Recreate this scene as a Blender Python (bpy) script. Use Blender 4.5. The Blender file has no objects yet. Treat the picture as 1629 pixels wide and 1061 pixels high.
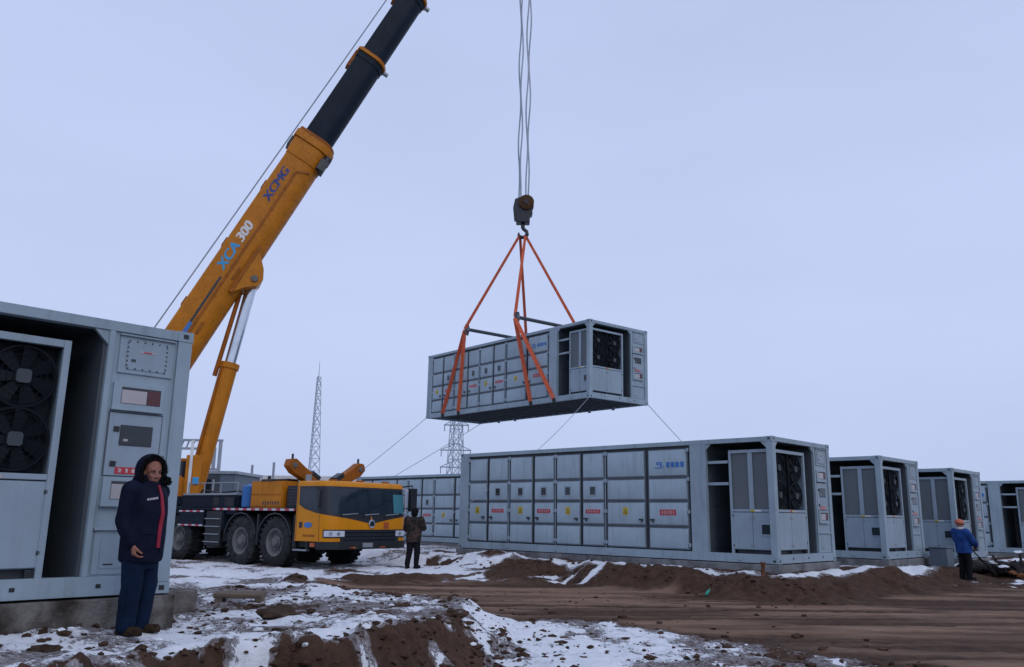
import bpy, bmesh, math, random
import numpy as np
from mathutils import Vector, Matrix, noise, Euler
from mathutils.bvhtree import BVHTree
random.seed(7); rng = np.random.default_rng(11)
S = bpy.context.scene; COL = S.collection; PI = math.pi

# ------------------------------------------------------------------ materials
def new_mat(name):
    m = bpy.data.materials.new(name); m.use_nodes = True
    nt = m.node_tree; b = nt.nodes['Principled BSDF']
    return m, nt, b
def N(nt, t, **kw):
    n = nt.nodes.new(t)
    for k, v in kw.items(): setattr(n, k, v)
    return n
def mixc(nt, fac, a, b):
    n = N(nt, 'ShaderNodeMix', data_type='RGBA')
    for sock, v in ((n.inputs[0], fac), (n.inputs[6], a), (n.inputs[7], b)):
        if hasattr(v, 'links') or hasattr(v, 'is_linked'): nt.links.new(v, sock)
        elif isinstance(v, (tuple, list)): sock.default_value = (*v, 1)
        else: sock.default_value = v
    return n.outputs[2]
def noise_fac(nt, scale, detail=4, lo=.4, hi=.6, vec=None, rough=.6):
    t = N(nt, 'ShaderNodeTexNoise'); t.inputs['Scale'].default_value = scale
    t.inputs['Detail'].default_value = detail; t.inputs['Roughness'].default_value = rough
    if vec is not None: nt.links.new(vec, t.inputs['Vector'])
    r = N(nt, 'ShaderNodeMapRange'); r.inputs[1].default_value = lo; r.inputs[2].default_value = hi
    nt.links.new(t.outputs[0], r.inputs[0]); return r.outputs[0]
def objvec(nt, sx=1, sy=1, sz=1):
    c = N(nt, 'ShaderNodeTexCoord'); m = N(nt, 'ShaderNodeMapping')
    m.inputs['Scale'].default_value = (sx, sy, sz)
    oi = N(nt, 'ShaderNodeObjectInfo'); ad = N(nt, 'ShaderNodeVectorMath', operation='ADD')
    nt.links.new(c.outputs['Object'], ad.inputs[0]); nt.links.new(oi.outputs['Location'], ad.inputs[1])
    nt.links.new(ad.outputs[0], m.inputs[0]); return m.outputs[0]
def bump(nt, b, fac, strength=.3, dist=.01):
    n = N(nt, 'ShaderNodeBump'); n.inputs['Strength'].default_value = strength; n.inputs['Distance'].default_value = dist
    nt.links.new(fac, n.inputs['Height']); nt.links.new(n.outputs[0], b.inputs['Normal'])
def paint(name, col, rough=.5, var=.14, dirt=(.16, .13, .11), dirt_amt=.5, metal=0, streak=True, spec=.4):
    """weathered paint: tone variation, rain streaks running down, grime in patches"""
    m, nt, b = new_mat(name)
    dark = tuple(c * (1 - var) for c in col); lite = tuple(min(1, c * (1 + var * .5)) for c in col)
    f1 = noise_fac(nt, 1.7, 5, .35, .65, objvec(nt))
    c1 = mixc(nt, f1, dark, lite)
    f2 = noise_fac(nt, 2.2, 6, .52, .80, objvec(nt, 3.5, 3.5, .35) if streak else objvec(nt))
    mu = N(nt, 'ShaderNodeMath', operation='MULTIPLY'); nt.links.new(f2, mu.inputs[0]); mu.inputs[1].default_value = dirt_amt
    c2 = mixc(nt, mu.outputs[0], c1, dirt)
    nt.links.new(c2, b.inputs['Base Color'])
    b.inputs['Metallic'].default_value = metal; b.inputs['Specular IOR Level'].default_value = spec
    rr = N(nt, 'ShaderNodeMapRange'); rr.inputs[3].default_value = rough - .08; rr.inputs[4].default_value = rough + .15
    nt.links.new(f2, rr.inputs[0]); nt.links.new(rr.outputs[0], b.inputs['Roughness'])
    bump(nt, b, noise_fac(nt, 9, 3, .3, .7, objvec(nt)), .06, .01)
    return m
def rough_mat(name, c0, c1, scale=6, rough=.85, bs=.4, bd=.02, lo=.35, hi=.65, stretch=(1, 1, 1), detail=7):
    m, nt, b = new_mat(name)
    f = noise_fac(nt, scale, detail, lo, hi, objvec(nt, *stretch))
    nt.links.new(mixc(nt, f, c0, c1), b.inputs['Base Color']); b.inputs['Roughness'].default_value = rough; b.inputs['Specular IOR Level'].default_value = .15
    bump(nt, b, noise_fac(nt, scale * 3, 5, .3, .7, objvec(nt, *stretch)), bs, bd)
    return m
def plain(name, col, rough=.5, metal=0, spec=.5):
    return paint(name, col, rough, .1, tuple(c * .6 for c in col), .25, metal, False, spec)

M = {}
GREY = (.305, .388, .445)
M['grey'] = paint('grey_paint', GREY, .5, .10, (.13, .135, .135), .45)
M['grey_light'] = paint('light_grey_paint', (.30, .375, .435), .5, .08, (.17, .18, .18), .3)
M['inner'] = paint('inner_shade_grey', (.075, .092, .105), .7, .12, (.04, .04, .04), .4)  # the container grey darkened: shade of the open bay put into the colour
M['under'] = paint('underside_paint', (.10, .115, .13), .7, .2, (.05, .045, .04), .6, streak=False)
M['gasket'] = plain('rubber_gasket', (.045, .05, .06), .7)
M['groove'] = plain('groove_shade_grey', (.10, .12, .14), .7)  # darker than the panels: shadow in the pressed recesses painted in
M['black'] = plain('black_paint', (.018, .02, .024), .45)
M['fan_dark'] = plain('fan_black', (.009, .012, .017), .6, 0, .12)
M['hub'] = plain('fan_hub_grey', (.065, .08, .09), .6, 0, .2)
M['mesh'] = None
M['red'] = plain('red_sign', (.50, .035, .05), .5)
M['white'] = plain('white_print', (.72, .72, .72), .5)
M['yellow_sign'] = plain('yellow_sign', (.55, .42, .03), .5)
M['logo'] = plain('blue_print', (.03, .17, .48), .5)
M['screen'] = plain('dark_screen', (.02, .03, .035), .12)
M['winred'] = plain('meter_red', (.10, .03, .035), .4)
M['winwhite'] = plain('meter_face', (.45, .42, .43), .4)
M['lock'] = plain('dark_lock', (.05, .06, .07), .4, .6)
M['orange'] = paint('boom_orange', (.52, .178, .009), .5, .14, (.13, .045, .008), .5, spec=.2)
M['orange_dark'] = paint('orange_shabby', (.34, .10, .008), .55, .2, (.07, .025, .008), .6, spec=.2)
M['yellow'] = paint('cab_yellow', (.68, .25, .009), .4, .07, (.18, .08, .02), .35, spec=.2)
M['navy'] = paint('navy_steel', (.0085, .017, .030), .55, .25, (.03, .03, .032), .3, spec=.12)
M['chassis'] = paint('chassis_black', (.016, .019, .023), .6, .3, (.06, .05, .045), .5)
M['chrome'] = plain('chrome_rod', (.62, .66, .70), .22, .9)
M['steel'] = plain('galvanised_steel', (.30, .33, .36), .5, .3)
M['darkbar'] = plain('dark_grey_bar', (.055, .065, .075), .5, 0, .3)
M['galv'] = plain('haze_pale_steel', (.42, .46, .52), .5, .2)  # paler than the other steel: distance haze put into the colour
M['glass'] = plain('dark_glass', (.012, .022, .035), .12, 0, .5)
M['glass_teal'] = plain('teal_daylight', (.06, .22, .27), .3)  # daylight seen through the cab's far window, put into a teal colour
M['lamp'] = plain('headlight_glass', (.66, .69, .78), .2, .1)
M['tyre'] = rough_mat('tyre_rubber', (.017, .020, .022), (.050, .050, .050), 5, .9, .5, .02)
M['rim'] = paint('dusty_rim', (.13, .13, .125), .6, .2, (.08, .06, .05), .6, streak=False)
M['blue_tank'] = paint('blue_tank', (.03, .13, .36), .4, .15, (.05, .06, .08), .4)
M['cyan'] = plain('cyan_letter', (.02, .32, .62), .5)
M['darkblue'] = plain('dark_blue_letter', (.012, .03, .20), .5)
M['sling'] = rough_mat('orange_webbing', (.48, .085, .045), (.66, .15, .07), 12, .8, .3, .01)
M['rope'] = plain('steel_rope', (.33, .37, .44), .5, .2)
M['tagrope'] = plain('tag_rope', (.30, .33, .40), .8)
M['concrete'] = rough_mat('stained_concrete', (.045, .037, .030), (.195, .18, .168), 2.6, .9, .8, .03, .38, .60, stretch=(1, 1, .8), detail=9)
M['concrete_grey'] = rough_mat('grey_concrete', (.10, .10, .10), (.23, .23, .235), 3.0, .9, .5, .015, .3, .62)
M['wood'] = rough_mat('weathered_wood', (.10, .075, .055), (.19, .15, .115), 5, .85, .4, .01, stretch=(.3, 3, 3))
M['clod'] = rough_mat('mud_clod', (.035, .020, .013), (.10, .058, .040), 7, .95, .7, .02)
M['stone'] = rough_mat('brown_stone', (.035, .022, .016), (.10, .065, .045), 5, .9, .7, .03)
M['snowlump'] = rough_mat('snow_lump', (.68, .70, .74), (.82, .84, .87), 5, .8, .4, .02)
M['brick'] = rough_mat('rust_brown', (.10, .04, .02), (.26, .11, .05), 6, .85, .5, .02)
M['sheave_brown'] = rough_mat('greasy_brown', (.035, .02, .010), (.12, .06, .025), 8, .7, .4, .01)
M['tarp'] = rough_mat('dark_tarp', (.012, .012, .014), (.035, .032, .03), 4, .7, .5, .02)
M['cream'] = rough_mat('cream_wall', (.52, .49, .46), (.62, .59, .55), 1.2, .85, .1, .01)
M['bluegrey'] = paint('blue_grey_cabin', (.11, .14, .175), .6, .12, (.12, .12, .12), .3)
M['skin'] = rough_mat('skin', (.25, .105, .075), (.36, .165, .12), 9, .55, .1, .004)
M['parka'] = rough_mat('navy_parka', (.0022, .0040, .0145), (.0048, .0080, .026), 9, .75, .35, .006)
M['jeans'] = rough_mat('blue_trousers', (.0022, .0075, .023), (.005, .015, .042), 7, .85, .3, .006, stretch=(1, 1, .4))
M['fur'] = rough_mat('dark_fur', (.004, .004, .005), (.016, .015, .015), 40, .95, .8, .01)
M['lining'] = plain('red_lining', (.30, .008, .03), .7)
M['boot'] = rough_mat('muddy_boot', (.014, .009, .006), (.05, .03, .018), 14, .85, .6, .01)
M['hair'] = plain('black_hair', (.006, .006, .006), .6)
M['eye_white'] = plain('eye_white', (.30, .27, .26), .4)
M['lip'] = plain('lip', (.22, .07, .06), .5)
M['dark_cloth'] = rough_mat('black_trousers', (.005, .005, .007), (.012, .012, .015), 9, .85, .3, .006)
M['blue_cloth'] = rough_mat('blue_work_jacket', (.010, .040, .16), (.022, .075, .27), 7, .75, .35, .006)
M['helmet'] = plain('orange_helmet', (.45, .10, .03), .4)
M['bottle'] = plain('green_plastic', (.02, .28, .20), .3)
def camo():
    m, nt, b = new_mat('camouflage_cloth')
    f = noise_fac(nt, 9, 3, .3, .7, objvec(nt))
    r = N(nt, 'ShaderNodeValToRGB'); r.color_ramp.interpolation = 'CONSTANT'
    e = r.color_ramp.elements; e[0].color = (.006, .005, .004, 1); e[1].position = .45; e[1].color = (.024, .014, .011, 1)
    x = e.new(.62); x.color = (.052, .028, .021, 1)
    nt.links.new(f, r.inputs[0]); nt.links.new(r.outputs[0], b.inputs['Base Color']); b.inputs['Roughness'].default_value = .85
    return m
M['camo'] = camo()
def meshmat():
    m, nt, b = new_mat('condenser_mesh')
    w = N(nt, 'ShaderNodeTexWave', wave_type='BANDS', bands_direction='Z'); w.inputs['Scale'].default_value = 14
    nt.links.new(objvec(nt), w.inputs['Vector'])
    f = noise_fac(nt, 2.0, 4, .3, .7, objvec(nt))
    a = mixc(nt, w.outputs[0], (.085, .105, .12), (.15, .175, .19)); bb = mixc(nt, f, a, (.13, .15, .165))
    nt.links.new(bb, b.inputs['Base Color']); b.inputs['Roughness'].default_value = .55
    bump(nt, b, w.outputs[0], .5, .01); return m
M['mesh'] = meshmat()
def stripe_mat():
    m, nt, b = new_mat('red_white_tape')
    w = N(nt, 'ShaderNodeTexChecker'); w.inputs['Scale'].default_value = 5.0
    w.inputs[1].default_value = (.45, .04, .08, 1); w.inputs[2].default_value = (.55, .55, .58, 1)
    nt.links.new(objvec(nt, 1, 0, 0), w.inputs[0]); nt.links.new(w.outputs[0], b.inputs['Base Color']); return m
M['tape'] = stripe_mat()

# ------------------------------------------------------------------ mesh builder
class MB:
    def __init__(s): s.bm = bmesh.new(); s.mats = []
    def _m(s, m):
        if m not in s.mats: s.mats.append(m)
        return s.mats.index(m)
    def _set(s, faces, m, smooth=False):
        i = s._m(m)
        for f in faces: f.material_index = i; f.smooth = smooth
    def hexa(s, p, m):
        v = [s.bm.verts.new(q) for q in p]
        fs = [s.bm.faces.new([v[i] for i in q]) for q in ((0, 3, 2, 1), (4, 5, 6, 7), (0, 1, 5, 4), (1, 2, 6, 5), (2, 3, 7, 6), (3, 0, 4, 7))]
        s._set(fs, m); return s
    def box(s, x0, x1, y0, y1, z0, z1, m):
        x0, x1 = sorted((x0, x1)); y0, y1 = sorted((y0, y1)); z0, z1 = sorted((z0, z1))
        return s.hexa([(x0, y0, z0), (x1, y0, z0), (x1, y1, z0), (x0, y1, z0), (x0, y0, z1), (x1, y0, z1), (x1, y1, z1), (x0, y1, z1)], m)
    def prism(s, pts, ext, m, smooth=False):
        e = Vector(ext); a = [s.bm.verts.new(p) for p in pts]; b = [s.bm.verts.new(Vector(p) + e) for p in pts]; n = len(a)
        fs = [s.bm.faces.new(a[::-1]), s.bm.faces.new(b)]
        sd = [s.bm.faces.new([a[i], a[(i + 1) % n], b[(i + 1) % n], b[i]]) for i in range(n)]
        s._set(fs, m); s._set(sd, m, smooth); return s
    def beam(s, p0, p1, w, h, m, up=(0, 0, 1)):
        p0, p1 = Vector(p0), Vector(p1); d = (p1 - p0).normalized(); u = Vector(up)
        if abs(d.dot(u)) > .98: u = Vector((1, 0, 0))
        a = d.cross(u).normalized() * w / 2; b = a.cross(d).normalized() * h / 2
        return s.hexa([p0 - a - b, p0 + a - b, p0 + a + b, p0 - a + b, p1 - a - b, p1 + a - b, p1 + a + b, p1 - a + b], m)
    def loft(s, rings, m, cap=True, smooth=True, closed=True):
        vr = [[s.bm.verts.new(p) for p in r] for r in rings]; n = len(vr[0]); fs = []
        for a, b in zip(vr, vr[1:]):
            for i in range(n if closed else n - 1):
                fs.append(s.bm.faces.new([a[i], a[(i + 1) % n], b[(i + 1) % n], b[i]]))
        s._set(fs, m, smooth)
        if cap: s._set([s.bm.faces.new(vr[0][::-1]), s.bm.faces.new(vr[-1])], m)
        return s
    def tube(s, pts, r, m, n=10, cap=True):
        pts = [Vector(p) for p in pts]; rs = r if isinstance(r, (list, tuple)) else [r] * len(pts); rings = []
        ref = None
        for i, p in enumerate(pts):
            d = (pts[min(i + 1, len(pts) - 1)] - pts[max(i - 1, 0)]).normalized()
            if ref is None: ref = d.orthogonal().normalized()
            a = (ref - d * ref.dot(d)).normalized(); ref = a; b = d.cross(a)
            rings.append([p + (a * math.cos(t) + b * math.sin(t)) * rs[i] for t in (2 * PI * k / n for k in range(n))])
        return s.loft(rings, m, cap)
    def lathe(s, prof, c, axis, m, n=32):
        """prof: (along, radius) pairs, closed by end caps"""
        c = Vector(c); d = Vector(axis).normalized(); a = d.orthogonal().normalized(); b = d.cross(a)
        return s.loft([[c + d * t + (a * math.cos(q) + b * math.sin(q)) * r for q in (2 * PI * k / n for k in range(n))] for t, r in prof], m)
    def ball(s, c, r, m, mat=None, seg=16):
        r = Vector(r) if isinstance(r, (tuple, list)) else Vector((r, r, r))
        T = Matrix.Translation(c) @ (mat.to_4x4() if mat else Matrix.Identity(4)) @ Matrix.Diagonal((*r, 1))
        q = bmesh.ops.create_uvsphere(s.bm, u_segments=seg, v_segments=seg // 2 + 2, radius=1, matrix=T)
        s._set({f for v in q['verts'] for f in v.link_faces}, m, True); return s
    def torus(s, c, axis, R, r, m, n=32, k=8):
        c = Vector(c); d = Vector(axis).normalized(); a = d.orthogonal().normalized(); b = d.cross(a); rings = []
        for i in range(n):
            t = 2 * PI * i / n; e = a * math.cos(t) + b * math.sin(t)
            rings.append([s.bm.verts.new(c + e * (R + r * math.cos(q)) + d * r * math.sin(q)) for q in (2 * PI * j / k for j in range(k))])
        fs = [s.bm.faces.new([rings[i][j], rings[(i + 1) % n][j], rings[(i + 1) % n][(j + 1) % k], rings[i][(j + 1) % k]]) for i in range(n) for j in range(k)]
        s._set(fs, m, True); return s
    def mesh(s, name):
        bmesh.ops.recalc_face_normals(s.bm, faces=s.bm.faces)
        me = bpy.data.meshes.new(name); s.bm.to_mesh(me); s.bm.free()
        for m in s.mats: me.materials.append(m)
        return me
    def build(s, name, parent=None, bevel=0, M_=None, seg=2):
        o = bpy.data.objects.new(name, s.mesh(name)); COL.objects.link(o)
        if parent: o.parent = parent
        if M_ is not None: o.matrix_local = M_
        if bevel:
            b = o.modifiers.new('bevel', 'BEVEL'); b.width = bevel; b.segments = seg; b.limit_method = 'ANGLE'; b.angle_limit = .7
        try: o.data.set_sharp_from_angle(angle=.7)
        except Exception: pass
        return o
def tag(o, label=None, cat=None, group=None, kind=None):
    for k, v in (('label', label), ('category', cat), ('group', group), ('kind', kind)):
        if v: o[k] = v
    return o
def thing(name, label, cat, loc=(0, 0, 0), rot=(0, 0, 0), group=None):
    o = bpy.data.objects.new(name, None); COL.objects.link(o); o.location = loc; o.rotation_euler = rot
    o.empty_display_size = .3
    return tag(o, label, cat, group)
def copy_tree(o, parent=None):
    c = o.copy(); COL.objects.link(c)
    if parent: c.parent = parent
    for ch in list(o.children): copy_tree(ch, c)
    return c
def text_mesh(txt, size, m, name, parent, M_, thick=.004, bold=.01, shear=0):
    bold, wide = 0, bold * 2.2
    cu = bpy.data.curves.new(name, 'FONT'); cu.body = txt; cu.size = size; cu.extrude = thick; cu.offset = bold; cu.shear = shear
    t = bpy.data.objects.new('tmp_text', cu); COL.objects.link(t)
    bpy.context.view_layer.update()
    me = bpy.data.meshes.new_from_object(t.evaluated_get(bpy.context.evaluated_depsgraph_get())); bpy.data.objects.remove(t)
    bm = bmesh.new(); bm.from_mesh(me); base = bm.verts[:] + bm.edges[:] + bm.faces[:]
    for q in (1, 2):                                       # heavier strokes: the letters again, a hair to the side
        d = bmesh.ops.duplicate(bm, geom=base)['geom']; vs = [v for v in d if isinstance(v, bmesh.types.BMVert)]
        bmesh.ops.translate(bm, verts=vs, vec=(wide * q * .5, 0, .0015 * q))
    bm.to_mesh(me); bm.free()
    me.name = name; me.materials.clear(); me.materials.append(m)
    o = bpy.data.objects.new(name, me); COL.objects.link(o); o.parent = parent; o.matrix_local = M_
    return o

# ------------------------------------------------------------------ camera
cam = bpy.data.cameras.new('camera'); co = bpy.data.objects.new('camera', cam); COL.objects.link(co)
cam.sensor_width = 36; cam.lens = 29.26; cam.clip_end = 6000; cam.clip_start = .1
co.matrix_world = Matrix.Translation((0, 0, 1.5)) @ Matrix.Rotation(PI / 2 + .21603, 4, 'X') @ Matrix.Rotation(.01448, 4, 'Z')
S.camera = co

# ------------------------------------------------------------------ site layout
YAW = .766
U_ = np.array([-math.cos(YAW), math.sin(YAW)]); V_ = np.array([math.sin(YAW), math.cos(YAW)])
L, W, H = 10.63, 3.12, 2.9
MAIN = (6.09, 19.45, .52)
SPOTS = dict(main=MAIN, second=(10.62, 24.1, .46), third=(14.51, 27.63, .36), near=(-5.88, 7.25, .63), back=(.19, 33.84, .36), far=(21.6, 33.8, .33))

# ------------------------------------------------------------------ ground
def hash2(ix, iy, seed):
    h = (ix * 374761393 + iy * 668265263 + seed * 1442695041) & 0xffffffff
    h = ((h ^ (h >> 13)) * 1274126177) & 0xffffffff
    return ((h ^ (h >> 16)) & 0xffff) / 65535.0
def vnoise(x, y, seed):
    ix = np.floor(x).astype(np.int64); iy = np.floor(y).astype(np.int64); fx = x - ix; fy = y - iy
    sx = fx * fx * fx * (fx * (fx * 6 - 15) + 10); sy = fy * fy * fy * (fy * (fy * 6 - 15) + 10)
    a = hash2(ix, iy, seed); b = hash2(ix + 1, iy, seed); c = hash2(ix, iy + 1, seed); d = hash2(ix + 1, iy + 1, seed)
    return (a * (1 - sx) + b * sx) * (1 - sy) + (c * (1 - sx) + d * sx) * sy - .5
def fbm(x, y, sc, seed, oct=4, gain=.5):
    t = 0; a = 1.0; ca, sa = math.cos(.6), math.sin(.6)
    x, y = x * sc, y * sc
    for i in range(oct):
        t = t + a * vnoise(x, y, seed + i * 17); a *= gain; x, y = (x * ca - y * sa) * 2.03 + 5.1, (x * sa + y * ca) * 2.03 - 3.7
    return t
def sstep(a, b, x):
    t = np.clip((x - a) / (b - a), 0, 1); return t * t * (3 - 2 * t)
def poly_sd(x, y, P):
    """signed distance to a polygon, positive inside"""
    d = np.full(x.shape, 1e9); ins = np.zeros(x.shape, bool); n = len(P)
    for i in range(n):
        x0, y0 = P[i]; x1, y1 = P[(i + 1) % n]; ex, ey = x1 - x0, y1 - y0
        t = np.clip(((x - x0) * ex + (y - y0) * ey) / (ex * ex + ey * ey), 0, 1)
        d = np.minimum(d, np.hypot(x - x0 - t * ex, y - y0 - t * ey))
        c = ((y0 > y) != (y1 > y)) & (x < ex * (y - y0) / (ey if abs(ey) > 1e-9 else 1e-9) + x0); ins ^= c
    return np.where(ins, d, -d)
SHELF = [(-60, 2), (-5.2, 4.5), (-4.3, 5.7), (-3.5, 6.5), (-2.65, 7.85), (-1.78, 8.7), (-1.15, 10.0), (-.78, 11.1), (-.80, 12.6), (-1.1, 14.0), (-2.1, 16.2), (-3.3, 17.7), (-4.9, 19.2), (-3.9, 21.2), (-1.8, 22.5), (-.4, 22.6), (.6, 24), (-1.5, 28), (-30, 60), (-60, 60)]
ROAD = [(-4.9, 19.3), (-3.7, 21.0), (-1.8, 21.9), (1.4, 20.9), (2.9, 20.4), (4.3, 19.7), (6.2, 17.9), (8.7, 19.6), (11, 21.6), (14, 23), (60, 60), (60, 0), (6, 8), (4.9, 11.0), (4.2, 12.0), (2.7, 13.1), (1.4, 14.2), (-.4, 14.2), (-1.5, 16.5), (-3.1, 17.9)]
PATCH = [(-.72, 14.0), (.2, 14.5), (1.2, 14.2), (2.7, 13.1), (4.2, 12.2), (4.7, 11.5), (4.2, 10.6), (2.5, 10.7), (1.3, 10.0), (.4, 8), (-.2, 8), (.0, 10.4), (-.45, 11.8), (-.8, 12.9)]
def ground(x, y, full=False):
    x = np.asarray(x, float); y = np.asarray(y, float)
    wob = fbm(x, y, .9, 3, 4) * .9
    sh = poly_sd(x, y, SHELF) + wob * .5 + .16 * fbm(x, y, 2.6, 5, 3)
    rd = poly_sd(x, y, ROAD) + wob * .6
    pa = poly_sd(x, y, PATCH) + wob * .5
    px, py = x - MAIN[0], y - MAIN[1]
    du = px * U_[0] + py * U_[1]; dv = px * V_[0] + py * V_[1]
    ramp = np.minimum(du, dv)                              # >0 on the container pad
    near = np.clip((13 - y) / 5, 0, 1)
    shelf_h = .02 + .30 * sstep(19, 8.2, y) + .05 * sstep(-3.0, -6, x) * sstep(14, 9, y)
    low_h = -.14 - .10 * sstep(15, 11.5, y)
    width = .42 + .75 * (1 - near)
    k = sstep(-width, .06, sh)
    h = low_h * (1 - k) + shelf_h * k
    h = h + .025 * np.exp(-((sh - .28) / .3) ** 2) * near      # snow lip along the cut
    pad_h = np.interp(dv, [-2, 0, 11, 20], [.36, .35, .12, .18])
    kp = sstep(-1.75, -.35, ramp + fbm(x, y, .8, 21, 3) * .7)
    h = np.where(pad_h > h, h * (1 - kp) + pad_h * kp, h)
    # spoil heaps on the bank in front of the middle container
    bank = np.exp(-((ramp + 1.15) / .42) ** 2)
    h = h + bank * np.clip(.03 + .2 * fbm(x, y, .55, 31, 3), 0, .2) * (dv < 13) * (x > -2)
    for (mx, my, r, a) in ((.15, 22.3, .8, .16), (2.6, 20.9, .7, .12), (-.9, 24.6, 1.0, .22), (9.6, 21.9, 1.0, .10), (11.8, 23.2, .9, .12), (-.75, 13.8, .35, .14), (-1.6, 9.7, .4, .08), (15.5, 27.2, 1.3, .25)):
        h = h + a * np.exp(-(((x - mx) ** 2 + (y - my) ** 2) / r ** 2))
    onroad = sstep(-.3, .8, rd)
    nearcam = np.exp(-np.maximum(0, np.hypot(x, y - 15) - 25) / 30)
    rut = fbm(x * .12 + y * .04, y * 1.0 - x * .05, 2.2, 41, 3)
    h = h + nearcam * (onroad * rut * .055 + (1 - onroad) * (fbm(x, y, 1.3, 51, 4) * .10 + fbm(x, y, 5.5, 61, 3) * .045) + onroad * fbm(x, y, 5, 71, 3) * .018)
    cut = np.exp(-((sh + .15) / .22) ** 2) * near
    h = h + bank * fbm(x, y, 3.6, 85, 4) * .14
    h = h + cut * (fbm(x, y, 3.2, 81, 3) * .26 + fbm(x, y, 9, 83, 3) * .10)
    if not full: return h
    # how much snow has stayed (0..1): walked, driven and dug ground is bare
    s = np.interp(y, [6, 8.6, 9.6, 14.5, 16.5, 21], [.52, .47, .40, .39, .56, .68]) + .95 * fbm(x, y, .9, 91, 4)
    clean = np.exp(-((sh - .36) / .26) ** 2) * near * np.clip(.75 + 1.3 * fbm(x, y, .9, 93, 3), 0, 1)
    inshelf = sstep(-.06, .08, sh)
    s = np.where(inshelf > 0, s * (1 - clean) + clean * 1.05, s)
    s = s * inshelf + (1 - inshelf) * (-.75 + 4.2 * np.clip(fbm(x, y, 2.6, 95, 4) - .06, 0, 1))
    trk = sstep(-.1, .35, rd)
    s = np.where(pa > -.25, np.maximum(s, sstep(-.25, .5, pa) * (np.interp(x, [-.5, 1.2, 2.2, 4.5], [.80, .62, .30, .20]) + 1.0 * fbm(x, y, 1.0, 97, 4)) + .12), s)
    s = s * (1 - trk) + trk * (-.75 + .5 * np.clip(rut, 0, 1))
    kb = sstep(-2.6, -1.5, ramp) * (x > -2.5)
    sb = -1.05 + 7.5 * np.clip(fbm(x * .9 + y * .4, y, .9, 101, 4) - .05, 0, 1) * (1.35 - np.clip((x - 2.5) * .8, 0, 1.15))
    edge = np.exp(-((ramp + .45) / .30) ** 2) * (2.3 + 1.2 * fbm(x, y, 1.4, 103, 3)) - 1.1
    for (qx, qy, ln, wd) in ((.95, 22.2, .9, .20), (2.1, 21.4, .8, .16), (-.6, 24.0, 1.0, .3), (1.4, 22.0, .7, .12), (9.2, 21.6, .4, .10)):
        al = (x - qx) * V_[0] + (y - qy) * V_[1]; ac = (x - qx) * U_[0] + (y - qy) * U_[1] + .25 * al + .2 * fbm(x, y, 2.2, 108, 3)
        sb = np.maximum(sb, 2.4 * np.exp(-(al / ln) ** 2 - (ac / wd) ** 2) - 1.0 + .5 * fbm(x, y, 3, 109, 2))
    sb = np.maximum(sb, edge)
    flat = np.exp(-((dv - 6.2) / 2.0) ** 2) * np.exp(-((du + .75) / .6) ** 2)
    sb = np.maximum(sb, flat * 2.4 - 1.1)
    s = s * (1 - kb) + kb * sb
    inside = sstep(.1, .6, ramp); s = s * (1 - inside) + inside * (.55 + .5 * fbm(x, y, .5, 105, 3))
    # crane standing ground: driven slush strips
    d1 = np.abs((x + 5.86) * .616 + (y - 25.6) * .788)
    lane = np.exp(-((d1 - 1.25) / .38) ** 2) * (x > -14) * (x < -1.9) * (.75 + .8 * fbm(x, y, .8, 107, 3))
    s = s - np.clip(lane, 0, 1) * 1.0
    snowy = (y > 19.8) & (x < -.6) & (x > -9) & (ramp < -.6); s = np.where(snowy, s + .22, s)
    dry = onroad * (.5 + 1.1 * rut) + (1 - onroad) * (.12 + .45 * fbm(x, y, .7, 111, 3) - .25 * np.exp(-((ramp + 1.3) / .8) ** 2))
    return h, np.clip(s, -1.5, 1.2), np.clip(dry, 0, 1), cut
def gz(x, y): return float(ground(np.array([x]), np.array([y]))[0])

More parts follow.
